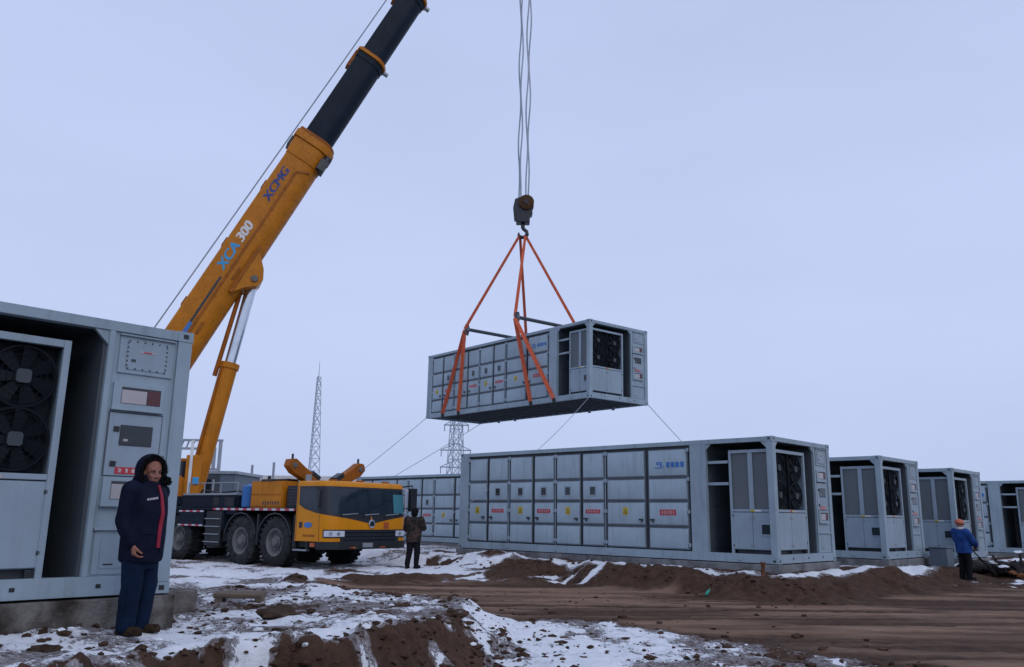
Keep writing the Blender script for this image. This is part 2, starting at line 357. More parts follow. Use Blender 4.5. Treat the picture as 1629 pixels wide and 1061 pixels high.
def build_ground():
    def axis(lo, hi, step_fn, far_lo, far_hi):
        a = [lo]
        while a[-1] < hi: a.append(a[-1] + step_fn(a[-1]))
        l = [lo]; st = .1
        while l[-1] > far_lo: l.append(l[-1] - st); st *= 1.3
        r = [a[-1]]; st = step_fn(a[-1])
        while r[-1] < far_hi: r.append(r[-1] + st); st *= 1.3
        return np.array(l[:0:-1] + a + r[1:])
    xs = axis(-10, 19, lambda v: .055 if -5.5 < v < 6.5 else .085, -2600, 2600)
    ys = axis(6.3, 33, lambda v: .03 if v < 10.5 else .045 if v < 15 else .07 if v < 24 else .12, -2000, 4000)
    X, Y = np.meshgrid(xs, ys); h, s, dry, cut = ground(X, Y, True)
    nx, ny = len(xs), len(ys); co_ = np.stack([X, Y, h], -1).reshape(-1, 3).astype(np.float32)
    i = (np.arange(ny - 1)[:, None] * nx + np.arange(nx - 1)).reshape(-1)
    q = np.stack([i, i + 1, i + nx + 1, i + nx], -1).astype(np.int32)
    me = bpy.data.meshes.new('ground'); me.vertices.add(len(co_)); me.vertices.foreach_set('co', co_.reshape(-1))
    me.loops.add(q.size); me.loops.foreach_set('vertex_index', q.reshape(-1)); me.polygons.add(len(q))
    me.polygons.foreach_set('loop_start', np.arange(0, q.size, 4, dtype=np.int32)); me.polygons.foreach_set('loop_total', np.full(len(q), 4, np.int32))
    me.update(calc_edges=True); me.polygons.foreach_set('use_smooth', np.ones(len(q), bool))
    for nm, v in (('snow', s), ('dry', dry)):
        at = me.attributes.new(nm, 'FLOAT', 'POINT'); at.data.foreach_set('value', v.reshape(-1).astype(np.float32))
    me.validate(); o = bpy.data.objects.new('ground', me); COL.objects.link(o); o['kind'] = 'structure'
    m, nt, b = new_mat('snowy_mud'); me.materials.append(m)
    asn = N(nt, 'ShaderNodeAttribute', attribute_name='snow'); ady = N(nt, 'ShaderNodeAttribute', attribute_name='dry')
    ov = objvec(nt)
    def math_(op, a, c):
        n = N(nt, 'ShaderNodeMath', operation=op)
        for sk, v in ((n.inputs[0], a), (n.inputs[1], c)):
            if hasattr(v, 'is_linked'): nt.links.new(v, sk)
            else: sk.default_value = v
        return n.outputs[0]
    n1 = noise_fac(nt, 3.2, 8, .2, .8, ov, .68); n2 = noise_fac(nt, 14, 6, .25, .75, ov, .7)
    mixn = math_('ADD', math_('MULTIPLY', n1, .55), math_('MULTIPLY', n2, .45))
    n3 = noise_fac(nt, 42, 5, .25, .75, ov, .7)
    mixn = math_('ADD', math_('MULTIPLY', mixn, .75), math_('MULTIPLY', n3, .25))
    t = math_('ADD', asn.outputs['Fac'], math_('MULTIPLY', math_('SUBTRACT', mixn, .5), 2.1))
    def ramp(v, a, c):
        r = N(nt, 'ShaderNodeMapRange', interpolation_type='SMOOTHSTEP'); r.inputs[1].default_value = a; r.inputs[2].default_value = c
        nt.links.new(v, r.inputs[0]); return r.outputs[0]
    slush = ramp(t, -.02, .24); snow = ramp(t, .47, .62)
    # bare soil: dark wet clay to lighter drying tracks
    mud = mixc(nt, noise_fac(nt, 6, 8, .3, .7, ov, .7), (.038, .022, .0145), (.108, .062, .042))
    road = mixc(nt, noise_fac(nt, 1.0, 8, .3, .72, objvec(nt, .55, 4.5, 3), .7), (.095, .054, .031), (.300, .185, .125))
    streak = noise_fac(nt, 1.0, 8, .42, .66, objvec(nt, .9, 15, 3), .65)
    road = mixc(nt, math_('MULTIPLY', streak, .55), road, (.33, .225, .165))
    soil = mixc(nt, ramp(ady.outputs['Fac'], .15, .8), mud, road)
    slc = mixc(nt, noise_fac(nt, 16, 7, .36, .64, ov, .75), (.055, .040, .033), (.37, .34, .345))
    snc = mixc(nt, noise_fac(nt, 5, 6, .3, .7, ov), (.70, .71, .74), (.84, .85, .87))
    c = mixc(nt, snow, mixc(nt, slush, soil, slc), snc)
    nt.links.new(c, b.inputs['Base Color']); b.inputs['Specular IOR Level'].default_value = .10
    rr = N(nt, 'ShaderNodeMapRange'); rr.inputs[3].default_value = .85; rr.inputs[4].default_value = .7
    nt.links.new(snow, rr.inputs[0]); nt.links.new(rr.outputs[0], b.inputs['Roughness'])
    hgt = math_('ADD', math_('MULTIPLY', n2, .6), math_('MULTIPLY', snow, .8))
    bump(nt, b, math_('ADD', hgt, math_('MULTIPLY', noise_fac(nt, 40, 4, .2, .8, ov), .3)), .7, .035)
build_ground()

def rock_into(mb, c, r, m, sub=2, flat=.7):
    q = bmesh.ops.create_icosphere(mb.bm, subdivisions=sub, radius=1)
    off = Vector((random.uniform(-50, 50), random.uniform(-50, 50), random.uniform(-50, 50)))
    for v in q['verts']:
        k = 1 + .55 * noise.noise(v.co * 1.4 + off) + .25 * noise.noise(v.co * 3.5 + off)
        v.co = Vector(c) + Vector((v.co.x * r[0], v.co.y * r[1], v.co.z * r[2] * flat)) * k
    mb._set({f for v in q['verts'] for f in v.link_faces}, m, sub > 2)
    return mb
mb = MB(); cnt = 0
while cnt < 1500:
    x, y = random.uniform(-5.5, 5.5), random.uniform(6.8, 19)
    if random.random() > (8.0 / y) ** 1.2: continue
    r = random.choice((.010, .012, .014, .017, .02, .025, .04)) * random.uniform(.7, 1.2) * (1 + y / 40)
    sd = float(poly_sd(np.array([x]), np.array([y]), SHELF)[0]); ro = float(poly_sd(np.array([x]), np.array([y]), ROAD)[0])
    if ro > .2 and random.random() < .75: continue
    if sd > .1 and sd < .8 and y < 12 and random.random() < .8: continue
    rock_into(mb, (x, y, gz(x, y) + r * .2), (r * random.uniform(.8, 1.8), r * random.uniform(.8, 1.4), r), M['clod'], 1); cnt += 1
for _ in range(130):                               # broken clay on the bank
    t = random.uniform(-1.5, 9.5); w = -random.uniform(.35, 1.7); x, y = MAIN[0] + U_[0] * t + V_[0] * w, MAIN[1] + U_[1] * t + V_[1] * w
    r = random.uniform(.015, .05); rock_into(mb, (x, y, gz(x, y) + r * .25), (r * 1.3, r, r), M['clod'], 1)
cnt = 0
while cnt < 420:                                   # crumbled soil on the cut below the snow edge
    x, y = random.uniform(-4, 0), random.uniform(7, 12.5); sd = float(poly_sd(np.array([x]), np.array([y]), SHELF)[0])
    if not -.9 < sd < .12: continue
    r = random.choice((.012, .015, .02, .025, .035, .045)) * random.uniform(.7, 1.2); rock_into(mb, (x, y, gz(x, y) + r * .1), (r * 1.4, r * 1.2, r), M['clod'], 1); cnt += 1
tag(mb.build('mud_clods'), kind='stuff')
mb = MB()
for _ in range(150):
    x, y = random.uniform(-5, 4), random.uniform(8, 16)
    if float(poly_sd(np.array([x]), np.array([y]), ROAD)[0]) > -.1: continue
    r = random.uniform(.015, .045); rock_into(mb, (x, y, gz(x, y) + r * .2), (r * 1.4, r, r), M['snowlump'], 1)
tag(mb.build('snow_crumbs'), kind='stuff')

# ------------------------------------------------------------------ battery container (x across the end, y along, z up; long door side at x=0, open end at y=0)
def side(mb, x, a0, a1, z0, z1, m, t=.004):        # plate on the long side, x = outer face
    mb.box(x, x + t, a0, a1, z0, z1, m)
def endp(mb, y, a0, a1, z0, z1, m, t=.004):
    mb.box(a0, a1, y, y + t, z0, z1, m)
def strokes(mb, plane, base, a0, a1, z0, z1, n, m, seed, t=.003, rev=False):
    """rows of printed characters too small to read, as short strokes"""
    r = random.Random(seed); w = (a1 - a0) / n
    for i in range(n):
        for k in range(4):
            p = a0 + i * w + w * .12; q = p + w * .7; zz = z0 + (z1 - z0) * (k + .5) / 4; hh = (z1 - z0) * .07
            l = r.uniform(0, .3) * w
            (side if plane == 'x' else endp)(mb, base, p + l, q - r.uniform(0, .25) * w, zz - hh, zz + hh, m, t)
        for k in range(2):
            p = a0 + i * w + w * r.uniform(.15, .75)
            (side if plane == 'x' else endp)(mb, base, p, p + w * .09, z0, z1, m, t)
def build_container():
    root = thing('battery_container', 'x', 'container')
    g, gl, dk = M['grey'], M['grey_light'], M['gasket']
    # frame
    f = MB(); pw = .16
    for x0 in (0, W - pw):
        for y0 in (0, L - pw): f.box(x0, x0 + pw, y0, y0 + pw, .12, H - .12, g)
    for x0 in (0.004, W - .124):
        f.box(x0, x0 + .12, pw, L - pw, H - .115, H - .006, g); f.box(x0, x0 + .12, pw, L - pw, .004, .20, g)
    for y0 in (0.004, L - .124):
        f.box(pw, W - pw, y0, y0 + .12, H - .115, H - .006, g); f.box(pw, W - pw, y0, y0 + .12, .004, .20, g)
    f.box(0.006, .12, 1.79, 2.23, .20, H - .115, g)                 # wide pillar beside the open bay
    for (a, b) in ((1.79, -1), (pw, 1)):                             # gussets in the bay's top corners
        f.prism([(.02, a, H - .115), (.02, a + b * .16, H - .115), (.02, a, H - .275)], (.05, 0, 0), g)
    for (a, b) in ((2.2, -1), (pw, 1)):
        f.prism([(a, .02, H - .115), (a + b * .16, .02, H - .115), (a, .02, H - .275)], (0, .05, 0), g)
    f.box(0.006, .12, 10.26, L - pw, .20, H - .115, g)
    for a in np.arange(.9, L - .5, 1.9): f.box(-.012, .004, a, a + .09, .05, .15, g)   # lashing plates on the bottom rail
    for a in (.75, 1.55, 2.35): f.box(a, a + .05, -.004, .004, .085, .125, M['black'])
    f.build('frame', root, .008)
    for x0 in (-.006, W - .172):
        for y0 in (-.006, L - .172):
            for z0 in (0, H - .118):
                c = MB(); c.box(x0, x0 + .178, y0, y0 + .178, z0, z0 + .118, g)
                yy = y0 - .003 if y0 < 1 else y0 + .178; xx = x0 - .003 if x0 < 1 else x0 + .178
                c.box(x0 + .06, x0 + .12, yy, yy + .003, z0 + .035, z0 + .085, M['black'])
                c.box(xx, xx + .003, y0 + .06, y0 + .12, z0 + .035, z0 + .085, M['black'])
                c.build('corner_casting', root)
    r = MB(); r.box(.124, W - .124, .124, L - .124, H - .05, H - .02, g)
    for a in np.arange(.5, L - .4, .42): r.box(.2, W - .2, a, a + .2, H - .02, H - .004, g)
    r.build('roof', root)
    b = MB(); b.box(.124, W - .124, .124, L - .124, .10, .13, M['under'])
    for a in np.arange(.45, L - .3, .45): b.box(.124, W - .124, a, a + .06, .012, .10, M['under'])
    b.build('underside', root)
    # the unseen walls: pressed sheet
    w = MB()
    for i in range(26):
        a = .17 + i * .396; w.box(W - .06, W - .03, a, a + .2, .2, H - .115, g); w.box(W - .09, W - .06, a + .2, a + .396, .2, H - .115, g)
    w.build('side_wall', root)
    w = MB(); w.box(.16, W - .16, L - .09, L - .05, .2, H - .115, g)
    for i in range(7): w.box(.3 + i * .38, .5 + i * .38, L - .05, L - .03, .25, H - .16, g)
    w.build('end_wall', root)
    # inside of the open bay
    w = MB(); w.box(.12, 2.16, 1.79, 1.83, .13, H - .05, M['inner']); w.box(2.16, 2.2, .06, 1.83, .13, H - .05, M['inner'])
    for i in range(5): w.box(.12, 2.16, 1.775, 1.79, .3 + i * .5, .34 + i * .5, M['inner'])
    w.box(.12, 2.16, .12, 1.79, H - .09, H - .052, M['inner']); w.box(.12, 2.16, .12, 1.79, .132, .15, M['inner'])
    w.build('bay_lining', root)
    for z in (2.34, 1.82): w = MB(); w.box(.10, .16, 1.24, 1.79, z - .035, z + .035, gl); w.build('shelf_rail', root, .006)
    # air conditioner
    ac = MB(); x0, x1, y0, y1 = .14, 1.86, .10, 1.23
    for (a, b_) in ((x0, y0), (x0, y1 - .06), (x1 - .07, y0), (x1 - .07, y1 - .06)): ac.box(a, a + .07, b_, b_ + .06, .15, 2.62, gl)
    ac.box(x0 + .07, x1 - .07, y0 + .002, y0 + .06, 2.54, 2.618, gl); ac.box(x0 + .002, x0 + .07, y0 + .06, y1 - .06, 2.54, 2.618, gl)
    ac.box(x0 + .02, x1 - .02, y0 + .02, y1 - .02, 2.60, 2.616, gl)
    ac.box(x0 + .03, x1 - .03, y0 + .03, y1 - .01, .29, 1.15, gl)
    ac.box(x0 + .07, x1 - .07, y0 + .004, y0 + .06, 1.16, 1.22, gl); ac.box(x0 + .004, x0 + .07, y0 + .06, y1 - .06, 1.16, 1.22, gl)
    ac.box(x0 + .008, x0 + .07, .61, .73, 1.22, 2.54, gl); ac.box(1.015, 1.055, y0 + .035, y0 + .09, 1.22, 2.54, M['fan_dark'])
    ac.box(x0 + .09, x1 - .09, y0 + .16, y0 + .2, 1.22, 2.54, M['fan_dark']); ac.box(x0 + .16, x0 + .2, y0 + .2, y1 - .06, 1.22, 2.54, M['fan_dark'])
    ac.box(x1 - .04, x1 - .012, y0 + .06, y1 - .06, 1.2, 2.54, g); ac.box(x0 + .1, x1 - .1, y1 - .05, y1 - .012, 1.2, 2.54, g)
    ac.box(x0 + .1, x1 - .1, y0 + .1, y1 - .1, .155, .29, dk)
    for q in (.19, .95, 1.7): ac.box(q, q + .1, y0 + .01, y0 + .06, .155, .28, M['black'])
    ac = ac.build('air_conditioner', root, .006)
    for (a, b_) in ((.18, .605), (.735, 1.16)):
        p = MB(); side(p, x0 + .04, a, b_, 1.225, 2.535, M['mesh'], .02); p.build('mesh_screen', ac)
    for cx in (.60, 1.46):
        for cz in (2.20, 1.56):
            p = MB(); c = Vector((cx, y0 + .085, cz)); R = .315
            p.torus(c, (0, 1, 0), R, .018, M['fan_dark'], 28, 6)
            for rr in (.10, .16, .22, .28): p.torus(c + Vector((0, -.035, 0)), (0, 1, 0), rr, .004, M['fan_dark'], 24, 4)
            for k in range(7):
                t = 2 * PI * k / 7 + cx; e = Vector((math.cos(t), 0, math.sin(t))); s_ = Vector((-math.sin(t), 0, math.cos(t)))
                pts = [c + e * .05 - s_ * .03, c + e * .29 - s_ * .10 + Vector((0, .03, 0)), c + e * .30 + s_ * .06 - Vector((0, .02, 0)), c + e * .06 + s_ * .04]
                p.prism(pts, (0, .006, 0), M['fan_dark'])
            p.prism([c + Vector((a * .07, -.045, b2 * .07)) for a, b2 in ((-1, -.7), (-.7, -1), (.7, -1), (1, -.7), (1, .7), (.7, 1), (-.7, 1), (-1, .7))], (0, .05, 0), M['hub'])
            p.build('fan', ac)
    def cabdoor(pl, a0, a1):
        p = MB()
        fn = side if pl == 'x' else endp; base = x0 + .012 if pl == 'x' else y0 + .012
        fn(p, base, a0, a1, .30, 1.145, gl, .02); return p, fn, base
    for a0, a1, hd in ((.14, .66, True), (.675, 1.2, False)):
        p, fn, base = cabdoor('x', a0, a1)
        for z in (.36, 1.05): fn(p, base - .012, a0 + .02 if hd else a1 - .05, a0 + .05 if hd else a1 - .02, z, z + .045, M['lock'], .014)
        for z in (.36, 1.0): fn(p, base - .01, a1 - .05 if hd else a0 + .02, a1 - .02 if hd else a0 + .05, z, z + .06, M['steel'], .012)
        p.build('cabinet_door', ac, .004)
    p = MB(); side(p, x0 - .008, .17, .46, .62, .90, g, .03); side(p, x0 - .012, .20, .43, .65, .87, M['screen'], .006); p.build('display', ac, .004)
    p = MB(); side(p, x0 + .002, .43, .70, 1.165, 1.205, M['white'], .004); side(p, x0 + .001, .60, .70, 1.163, 1.207, M['yellow_sign'], .003); p.build('rating_label', ac)
    for a0, a1 in ((.17, 1.0), (1.012, 1.83)):
        p, fn, base = cabdoor('y', a0, a1)
        e = a0 + .02 if a0 > .5 else a1 - .05
        for z in (.36, 1.0): fn(p, base - .01, e, e + .03, z, z + .06, M['steel'], .012)
        e = a1 - .05 if a0 > .5 else a0 + .03
        for z in (.42, 1.02): fn(p, base - .012, e, e + .035, z, z + .045, M['lock'], .014)
        p.build('cabinet_door', ac, .004)
    p = MB(); endp(p, y0 + .002, .96, 1.03, 1.165, 1.215, M['red'], .003); endp(p, y0 + .002, 1.04, 1.10, 1.165, 1.215, M['yellow_sign'], .003); endp(p, y0 + .002, 1.11, 1.38, 1.165, 1.2, M['winwhite'], .003); p.build('rating_label', ac)
    # control wall at the right of the open end
    w = MB(); w.box(2.2, W - .16, .03, .07, .2, H - .115, g); w.box(2.2, 2.26, .004, .03, .2, H - .115, g)
    w = w.build('control_wall', root, .004)
    def part(name): return MB(), name
    y = .03
    p = MB(); endp(p, y - .02, 2.32, 2.92, 2.34, 2.75, g, .02); p.box(2.31, 2.93, y - .05, y, 2.75, 2.765, g)
    endp(p, y - .028, 2.40, 2.84, 2.385, 2.71, gl, .008)
    for i in range(6):
        for z in (2.395, 2.70): p.box(2.41 + i * .082, 2.425 + i * .082, y - .034, y - .028, z - .008, z + .008, M['lock'])
        for x in (2.405, 2.835): p.box(x - .008, x + .008, y - .034, y - .028, 2.42 + i * .05, 2.435 + i * .05, M['lock'])
    endp(p, y - .031, 2.53, 2.72, 2.58, 2.6, M['winwhite'], .003); endp(p, y - .033, 2.58, 2.67, 2.583, 2.597, M['red'], .002); endp(p, y - .031, 2.45, 2.5, 2.47, 2.50, M['hub'], .003); p.build('bolted_hatch', w, .003)
    for z0, z1 in ((1.95, 2.23), (.93, 1.22)):
        p = MB(); endp(p, y - .035, 2.30, 2.85, z0, z1, g, .035); p.box(2.29, 2.86, y - .06, y, z0 - .02, z0, g); endp(p, y - .037, 2.385, 2.815, z0 + .055, z1 - .045, dk, .002)
        endp(p, y - .039, 2.39, 2.66, z0 + .06, z1 - .075, M['winwhite'], .002); endp(p, y - .039, 2.67, 2.81, z0 + .06, z1 - .06, M['winred'], .002); p.build('meter_box', w, .003)
    p = MB(); endp(p, y - .018, 2.30, 2.86, 1.235, 1.90, gl, .018); p.box(2.285, 2.875, y - .006, y, 1.225, 1.915, M['groove'])
    for z in (1.70, 1.33): p.box(2.35, 2.41, y - .03, y - .018, z, z + .055, M['black'])
    endp(p, y - .024, 2.42, 2.77, 1.555, 1.775, dk, .006); endp(p, y - .026, 2.43, 2.76, 1.565, 1.765, M['screen'], .002); endp(p, y - .028, 2.46, 2.51, 1.60, 1.625, M['winwhite'], .002)
    p.build('panel_door', w, .003)
    p = MB(); endp(p, y - .023, 2.41, 2.72, 1.252, 1.325, M['red'], .004); strokes(p, 'y', y - .025, 2.43, 2.70, 1.268, 1.31, 4, M['white'], 3, .002); p.build('warning_sign', w)
    p = MB(); endp(p, y - .012, 2.29, 2.92, .22, .66, g, .012); p.box(2.27, 2.94, y - .045, y, .665, .69, g); endp(p, y - .018, 2.36, 2.86, .28, .60, gl, .006); endp(p, y - .02, 2.4, 2.5, .31, .325, M['lock'], .002); p.build('lower_hatch', w, .003)
    # long side doors
    db = [2.26, 3.55, 4.89, 5.72, 6.67, 7.52, 8.50, 9.40, 10.25]; rows = [(.235, .745), (.80, 1.375), (1.435, 1.965), (2.025, 2.70)]
    n = 0
    for k in range(8):                             # k=0 is the wide door next to the pillar
        a0, a1 = db[k] + .036, db[k + 1] - .036; d = MB()
        d.box(.075, .10, db[k] + .002, db[k + 1] - .002, .20, H - .115, dk)
        d.box(.045, .075, a0, a1, .225, 2.715, M['groove'])
        for z0, z1 in rows:
            e = .035 if k < 2 else .02
            p0, p1, q0, q1 = a0 + e, a1 - e, z0, z1; h_, v_ = .022, .055
            d.hexa([(.046, p0, q0), (.046, p1, q0), (.046, p1, q1), (.046, p0, q1), (.004, p0 + h_, q0 + v_ * .5), (.004, p1 - h_, q0 + v_ * .5), (.004, p1 - h_, q1 - v_), (.004, p0 + h_, q1 - v_)], g)
        for z in (.30, 1.1, 1.9, 2.62):            # hinges
            e = a1 if k % 2 else a0
            d.box(.0, .05, e - .03, e + .03, z, z + .09, gl)
        if k in (1, 3, 5): d.tube([(.02, a1 + .028, .12), (.02, a1 + .028, H - .16)], .013, gl, 6)
        d = d.build('door', root, .006)
        num = 8 - k; mid = (a0 + a1) / 2
        h = MB(); e = a1 - .20 if num % 2 == 0 else a0 + .07
        h.box(-.025, .012, e, e + .13, .925, .965, M['lock']); h.box(-.03, -.01, e + .02, e + .05, .87, .965, M['lock']); h.build('handle', d, .004)
        if 2 <= num <= 6:
            q = MB(); side(q, -.006, mid - .115, mid + .115, 1.55, 1.83, gl, .01); side(q, -.009, mid - .085, mid + .085, 1.585, 1.795, M['screen'], .004); side(q, -.011, mid - .05, mid + .06, 1.60, 1.66, M['hub'], .003); q.build('viewing_window', d, .003)
        if num % 2 == 0:
            q = MB(); hw = .25 if num < 8 else .24; z0, z1 = (1.085, 1.19) if num < 8 else (1.06, 1.20)
            side(q, -.001, mid - hw, mid + hw, z0, z1, M['red'], .004); strokes(q, 'x', -.003, mid - hw + .04, mid + hw - .04, z0 + .025, z1 - .025, 6, M['winwhite'], 9 + k, .002)
            q.build('warning_sign', d)
        else:
            q = MB(); side(q, -.0005, mid - .085, mid + .085, 1.05, 1.25, M['yellow_sign'], .004)
            q.prism([(-.0028, mid - .068, 1.085), (-.0028, mid + .068, 1.085), (-.0028, mid, 1.215)], (.002, 0, 0), M['black'])
            q.prism([(-.0051, mid - .045, 1.098), (-.0051, mid + .045, 1.098), (-.0051, mid, 1.188)], (.002, 0, 0), M['yellow_sign'])
            q.prism([(-.0074, mid - .012, 1.155), (-.0074, mid + .008, 1.13), (-.0074, mid - .004, 1.13), (-.0074, mid + .006, 1.102), (-.0074, mid - .015, 1.138), (-.0074, mid + .0, 1.138)], (.002, 0, 0), M['black'])
            q.build('warning_triangle', d)
        if k == 0:
            q = MB(); strokes(q, 'x', -.003, 2.39, 2.95, 2.245, 2.39, 4, M['logo'], 21, .005)
            for a in (2.40, 2.54, 2.68, 2.82): side(q, -.0015, a, a + .10, 2.26, 2.375, M['logo'], .003)
            side(q, -.001, 3.05, 3.10, 2.27, 2.39, M['logo']); side(q, -.001, 3.10, 3.22, 2.365, 2.39, M['logo']); side(q, -.001, 3.10, 3.2, 2.315, 2.335, M['logo'])
            side(q, -.0016, 3.18, 3.22, 2.32, 2.39, M['logo']); side(q, -.001, 3.03, 3.3, 2.235, 2.255, M['logo']); side(q, -.001, 3.0, 3.02, 2.25, 2.28, M['logo'])
            q.build('company_logo', d)
    return root
box0 = build_container()
CL = dict(
    main='long grey container on the ground at centre right, all eight doors fully in view',
    second='grey container directly behind the fully visible one, second in the row at right',
    third='grey container third in the right row, just behind the worker in the orange helmet',
    near='grey container close up at the left edge, behind the man in navy parka',
    back='grey container half hidden behind the yellow crane cab',
    far='grey container farthest right, cut off by the picture edge',
    lift='grey container hanging in the air from orange slings')
def place(key, loc, rot):
    c = copy_tree(box0) if key != 'main' else box0
    c.location = loc; c.rotation_euler = rot; c['label'] = CL[key]; c['group'] = 'grey battery containers'; return c
conts = {}
for k, p in SPOTS.items():
    if k != 'main': conts[k] = place(k, p, (0, 0, PI / 2 - YAW))
LN = Vector((2.82, 29.7, 5.72)); LROT = (.007, .003, PI / 2 - .89)
conts['lift'] = place('lift', LN, LROT)
conts['main'] = place('main', MAIN, (0, 0, PI / 2 - YAW))
bpy.context.view_layer.update()
PL = dict(main='long stained concrete plinth under the middle container', second='concrete plinth under the second container of the right row', third='concrete plinth under the third container of the right row',
          near='stained concrete plinth under the close container at left', back='concrete plinth under the container behind the crane cab', far='concrete plinth under the container at the right edge')
for k, p in SPOTS.items():
    m = MB(); e = .06
    a = [(-e, -e), (W + e, -e), (W + e, L + e), (-e, L + e)]
    m.box(-e, W + e, -e, L + e, -.75, -.02, M['concrete' if k == 'near' else 'concrete_grey'])
    for x in (.02, W - .3):
        for y in (.02, 3.4, 7, L - .3): m.box(x, x + .28, y, y + .28, -.02, .0, M['under'])
    o = m.build('concrete_plinth', None, .02); o.location = p; o.rotation_euler = (0, 0, PI / 2 - YAW)
    tag(o, PL[k], 'plinth', 'concrete plinths under the containers')

# ------------------------------------------------------------------ crane
HEAD = math.atan2(-.616, .788); CR = Vector((-5.86, 25.6, -.03))
crane = thing('mobile_crane', 'orange and yellow mobile crane with raised telescopic boom', 'crane', CR, (0, 0, HEAD))
CM = Matrix.Translation(CR) @ Matrix.Rotation(HEAD, 4, 'Z'); CI = CM.inverted()
ch, nv, og, yl, bk = M['chassis'], M['navy'], M['orange'], M['yellow'], M['black']
m = MB()                                            # chassis: x forward, -y is the side we see
m.box(-12.6, 1.3, -.75, .75, .62, 1.45, ch); m.box(.9, 2.15, -1.25, 1.25, .60, .80, ch)
for ax in (0, -1.65, -5.0, -6.65, -8.3): m.tube([(ax, -1.0, .72), (ax, 1.0, .72)], .16, ch, 10); m.box(ax - .3, ax + .3, -.3, .3, .5, .95, ch)
m.box(.95, 1.0, -1.35, 1.35, .75, 1.9, ch)
for x in (-.85, .85): m.box(x - .04, x + .04, -1.38, -.75, .6, 1.5, ch)
m.build('chassis', crane, .02)
m = MB(); m.box(-9.2, .92, -1.42, 1.42, 1.585, 1.655, nv); m.box(-9.2, -1.95, -1.35, 1.35, 1.46, 1.585, nv)
m.box(-5.0, -1.95, -1.36, 1.36, 1.66, 2.04, nv); m.box(-4.9, -2.0, -1.40, -1.30, 2.04, 2.10, M['steel'])
m.box(-12.3, -9.2, -1.4, 1.4, 1.3, 1.75, nv)
for x in (-3.2, -2.6): m.box(x, x + .3, -1.375, -1.36, 1.72, 1.98, ch)
m.build('deck', crane, .015)
m = MB(); m.box(-3.1, .92, -1.44, -1.422, 1.59, 1.65, M['tape']); m.build('reflective_tape', crane)
m = MB(); m.box(-4.95, -3.55, -1.46, -.8, 1.08, 1.575, nv); m.box(-4.95, -3.55, -1.475, -1.46, 1.52, 1.57, M['tape']); m.box(-4.95, -3.55, -1.475, -1.46, 1.09, 1.14, M['tape'])
m.build('outrigger_box', crane, .015)
m = MB(); m.box(-3.45, -2.55, -1.40, -.8, 1.0, 1.57, nv); m.tube([(-3.0, -1.25, 1.5), (-3.0, -1.25, .52)], .14, ch, 12); m.lathe([(0, .3), (.05, .3), (.08, .16)], (-3, -1.25, .46), (0, 0, 1), ch, 16)
m.box(-3.42, -2.6, -1.44, -1.40, .52, 1.55, ch)
for z in (.62, .85, 1.08, 1.31): m.box(-3.4, -2.62, -1.52, -1.44, z, z + .03, M['steel'])
m.build('access_ladder', crane, .01)
def wheel(ax, sgn):
    c = Vector((ax, sgn * 1.18, .71)); a = (0, sgn, 0)
    t = MB(); t.lathe([(-.2, .42), (-.215, .55), (-.19, .655), (-.14, .705), (.14, .705), (.19, .655), (.215, .55), (.20, .40), (.12, .36), (-.12, .36)], c, a, M['tyre'], 44)
    for k in range(26):
        q = 2 * PI * k / 26; e = Vector((math.cos(q), 0, math.sin(q))); s_ = Vector((-math.sin(q), 0, math.cos(q)))
        for w, of in ((-.11, 0), (.11, .09)):
            p = c + e * .695 + s_ * of + Vector((0, w, 0)); t.beam(p - Vector((0, .085, 0)) - s_ * .02, p + Vector((0, .085, 0)) + s_ * .02, .075, .05, M['tyre'], e)
    w = t.build('wheel', crane)
    r = MB(); r.lathe([(-.1, .37), (.13, .37), (.16, .40), (.19, .40), (.17, .34), (.06, .28), (.05, .18), (.12, .17), (.14, .13), (.20, .12), (.21, .07)], c, a, M['rim'], 32)
    for k in range(10):
        q = 2 * PI * k / 10; r.lathe([(.05, .022), (.10, .02)], c + Vector((math.cos(q) * .23, 0, math.sin(q) * .23)), a, M['rim'], 6)
    r.build('rim', w)
for ax in (0, -1.65, -5.0, -6.65, -8.3):
    for sg in (-1, 1): wheel(ax, sg)
m = MB()                                            # mudguards over the front axles
for ax in (0, -1.65):
    pts = [(ax + math.cos(t) * .82, -1.42, .72 + math.sin(t) * .82) for t in np.linspace(.25, PI - .25, 9)] + [(ax + math.cos(t) * .78, -1.42, .72 + math.sin(t) * .78) for t in np.linspace(PI - .25, .25, 9)]
    for yy in (0, 2.32): m.prism([(x, y + yy, z) for x, y, z in pts], (0, .52, 0), bk)
m.build('mudguard', crane)
# cab wrapped round a plan outline
hw, xf, xr, rc, roff = 1.60, 2.3, 1.0, .42, -.15
SEG = [xf - rc - xr, rc * PI / 2, 2 * (hw - rc), rc * PI / 2, xf - rc - xr]; ST = sum(SEG)
def cabpt(s, z, off=0.0):
    lean = max(0, z - 1.3) * .13
    if s <= SEG[0]: x, r, nx, nr = xr + s, hw, 0, 1
    elif s <= SEG[0] + SEG[1]: t = (s - SEG[0]) / rc; nx, nr = math.sin(t), math.cos(t); x, r = xf - rc + nx * rc, hw - rc + nr * rc
    elif s <= sum(SEG[:3]): x, r, nx, nr = xf, hw - rc - (s - SEG[0] - SEG[1]), 1, 0
    elif s <= sum(SEG[:4]): t = PI / 2 + (s - sum(SEG[:3])) / rc; nx, nr = math.sin(t), math.cos(t); x, r = xf - rc + nx * rc, -(hw - rc) + nr * rc
    else: x, r, nx, nr = xf - rc - (s - sum(SEG[:4])), -hw, 0, -1
    bulge = .05 * math.cos(max(-1, min(1, r / hw)) * PI / 2) if nx > .3 else 0
    k = (x - xr) / (xf - xr)
    return Vector((x + nx * off + (bulge - lean) * k, -(r + roff + nr * off), z))
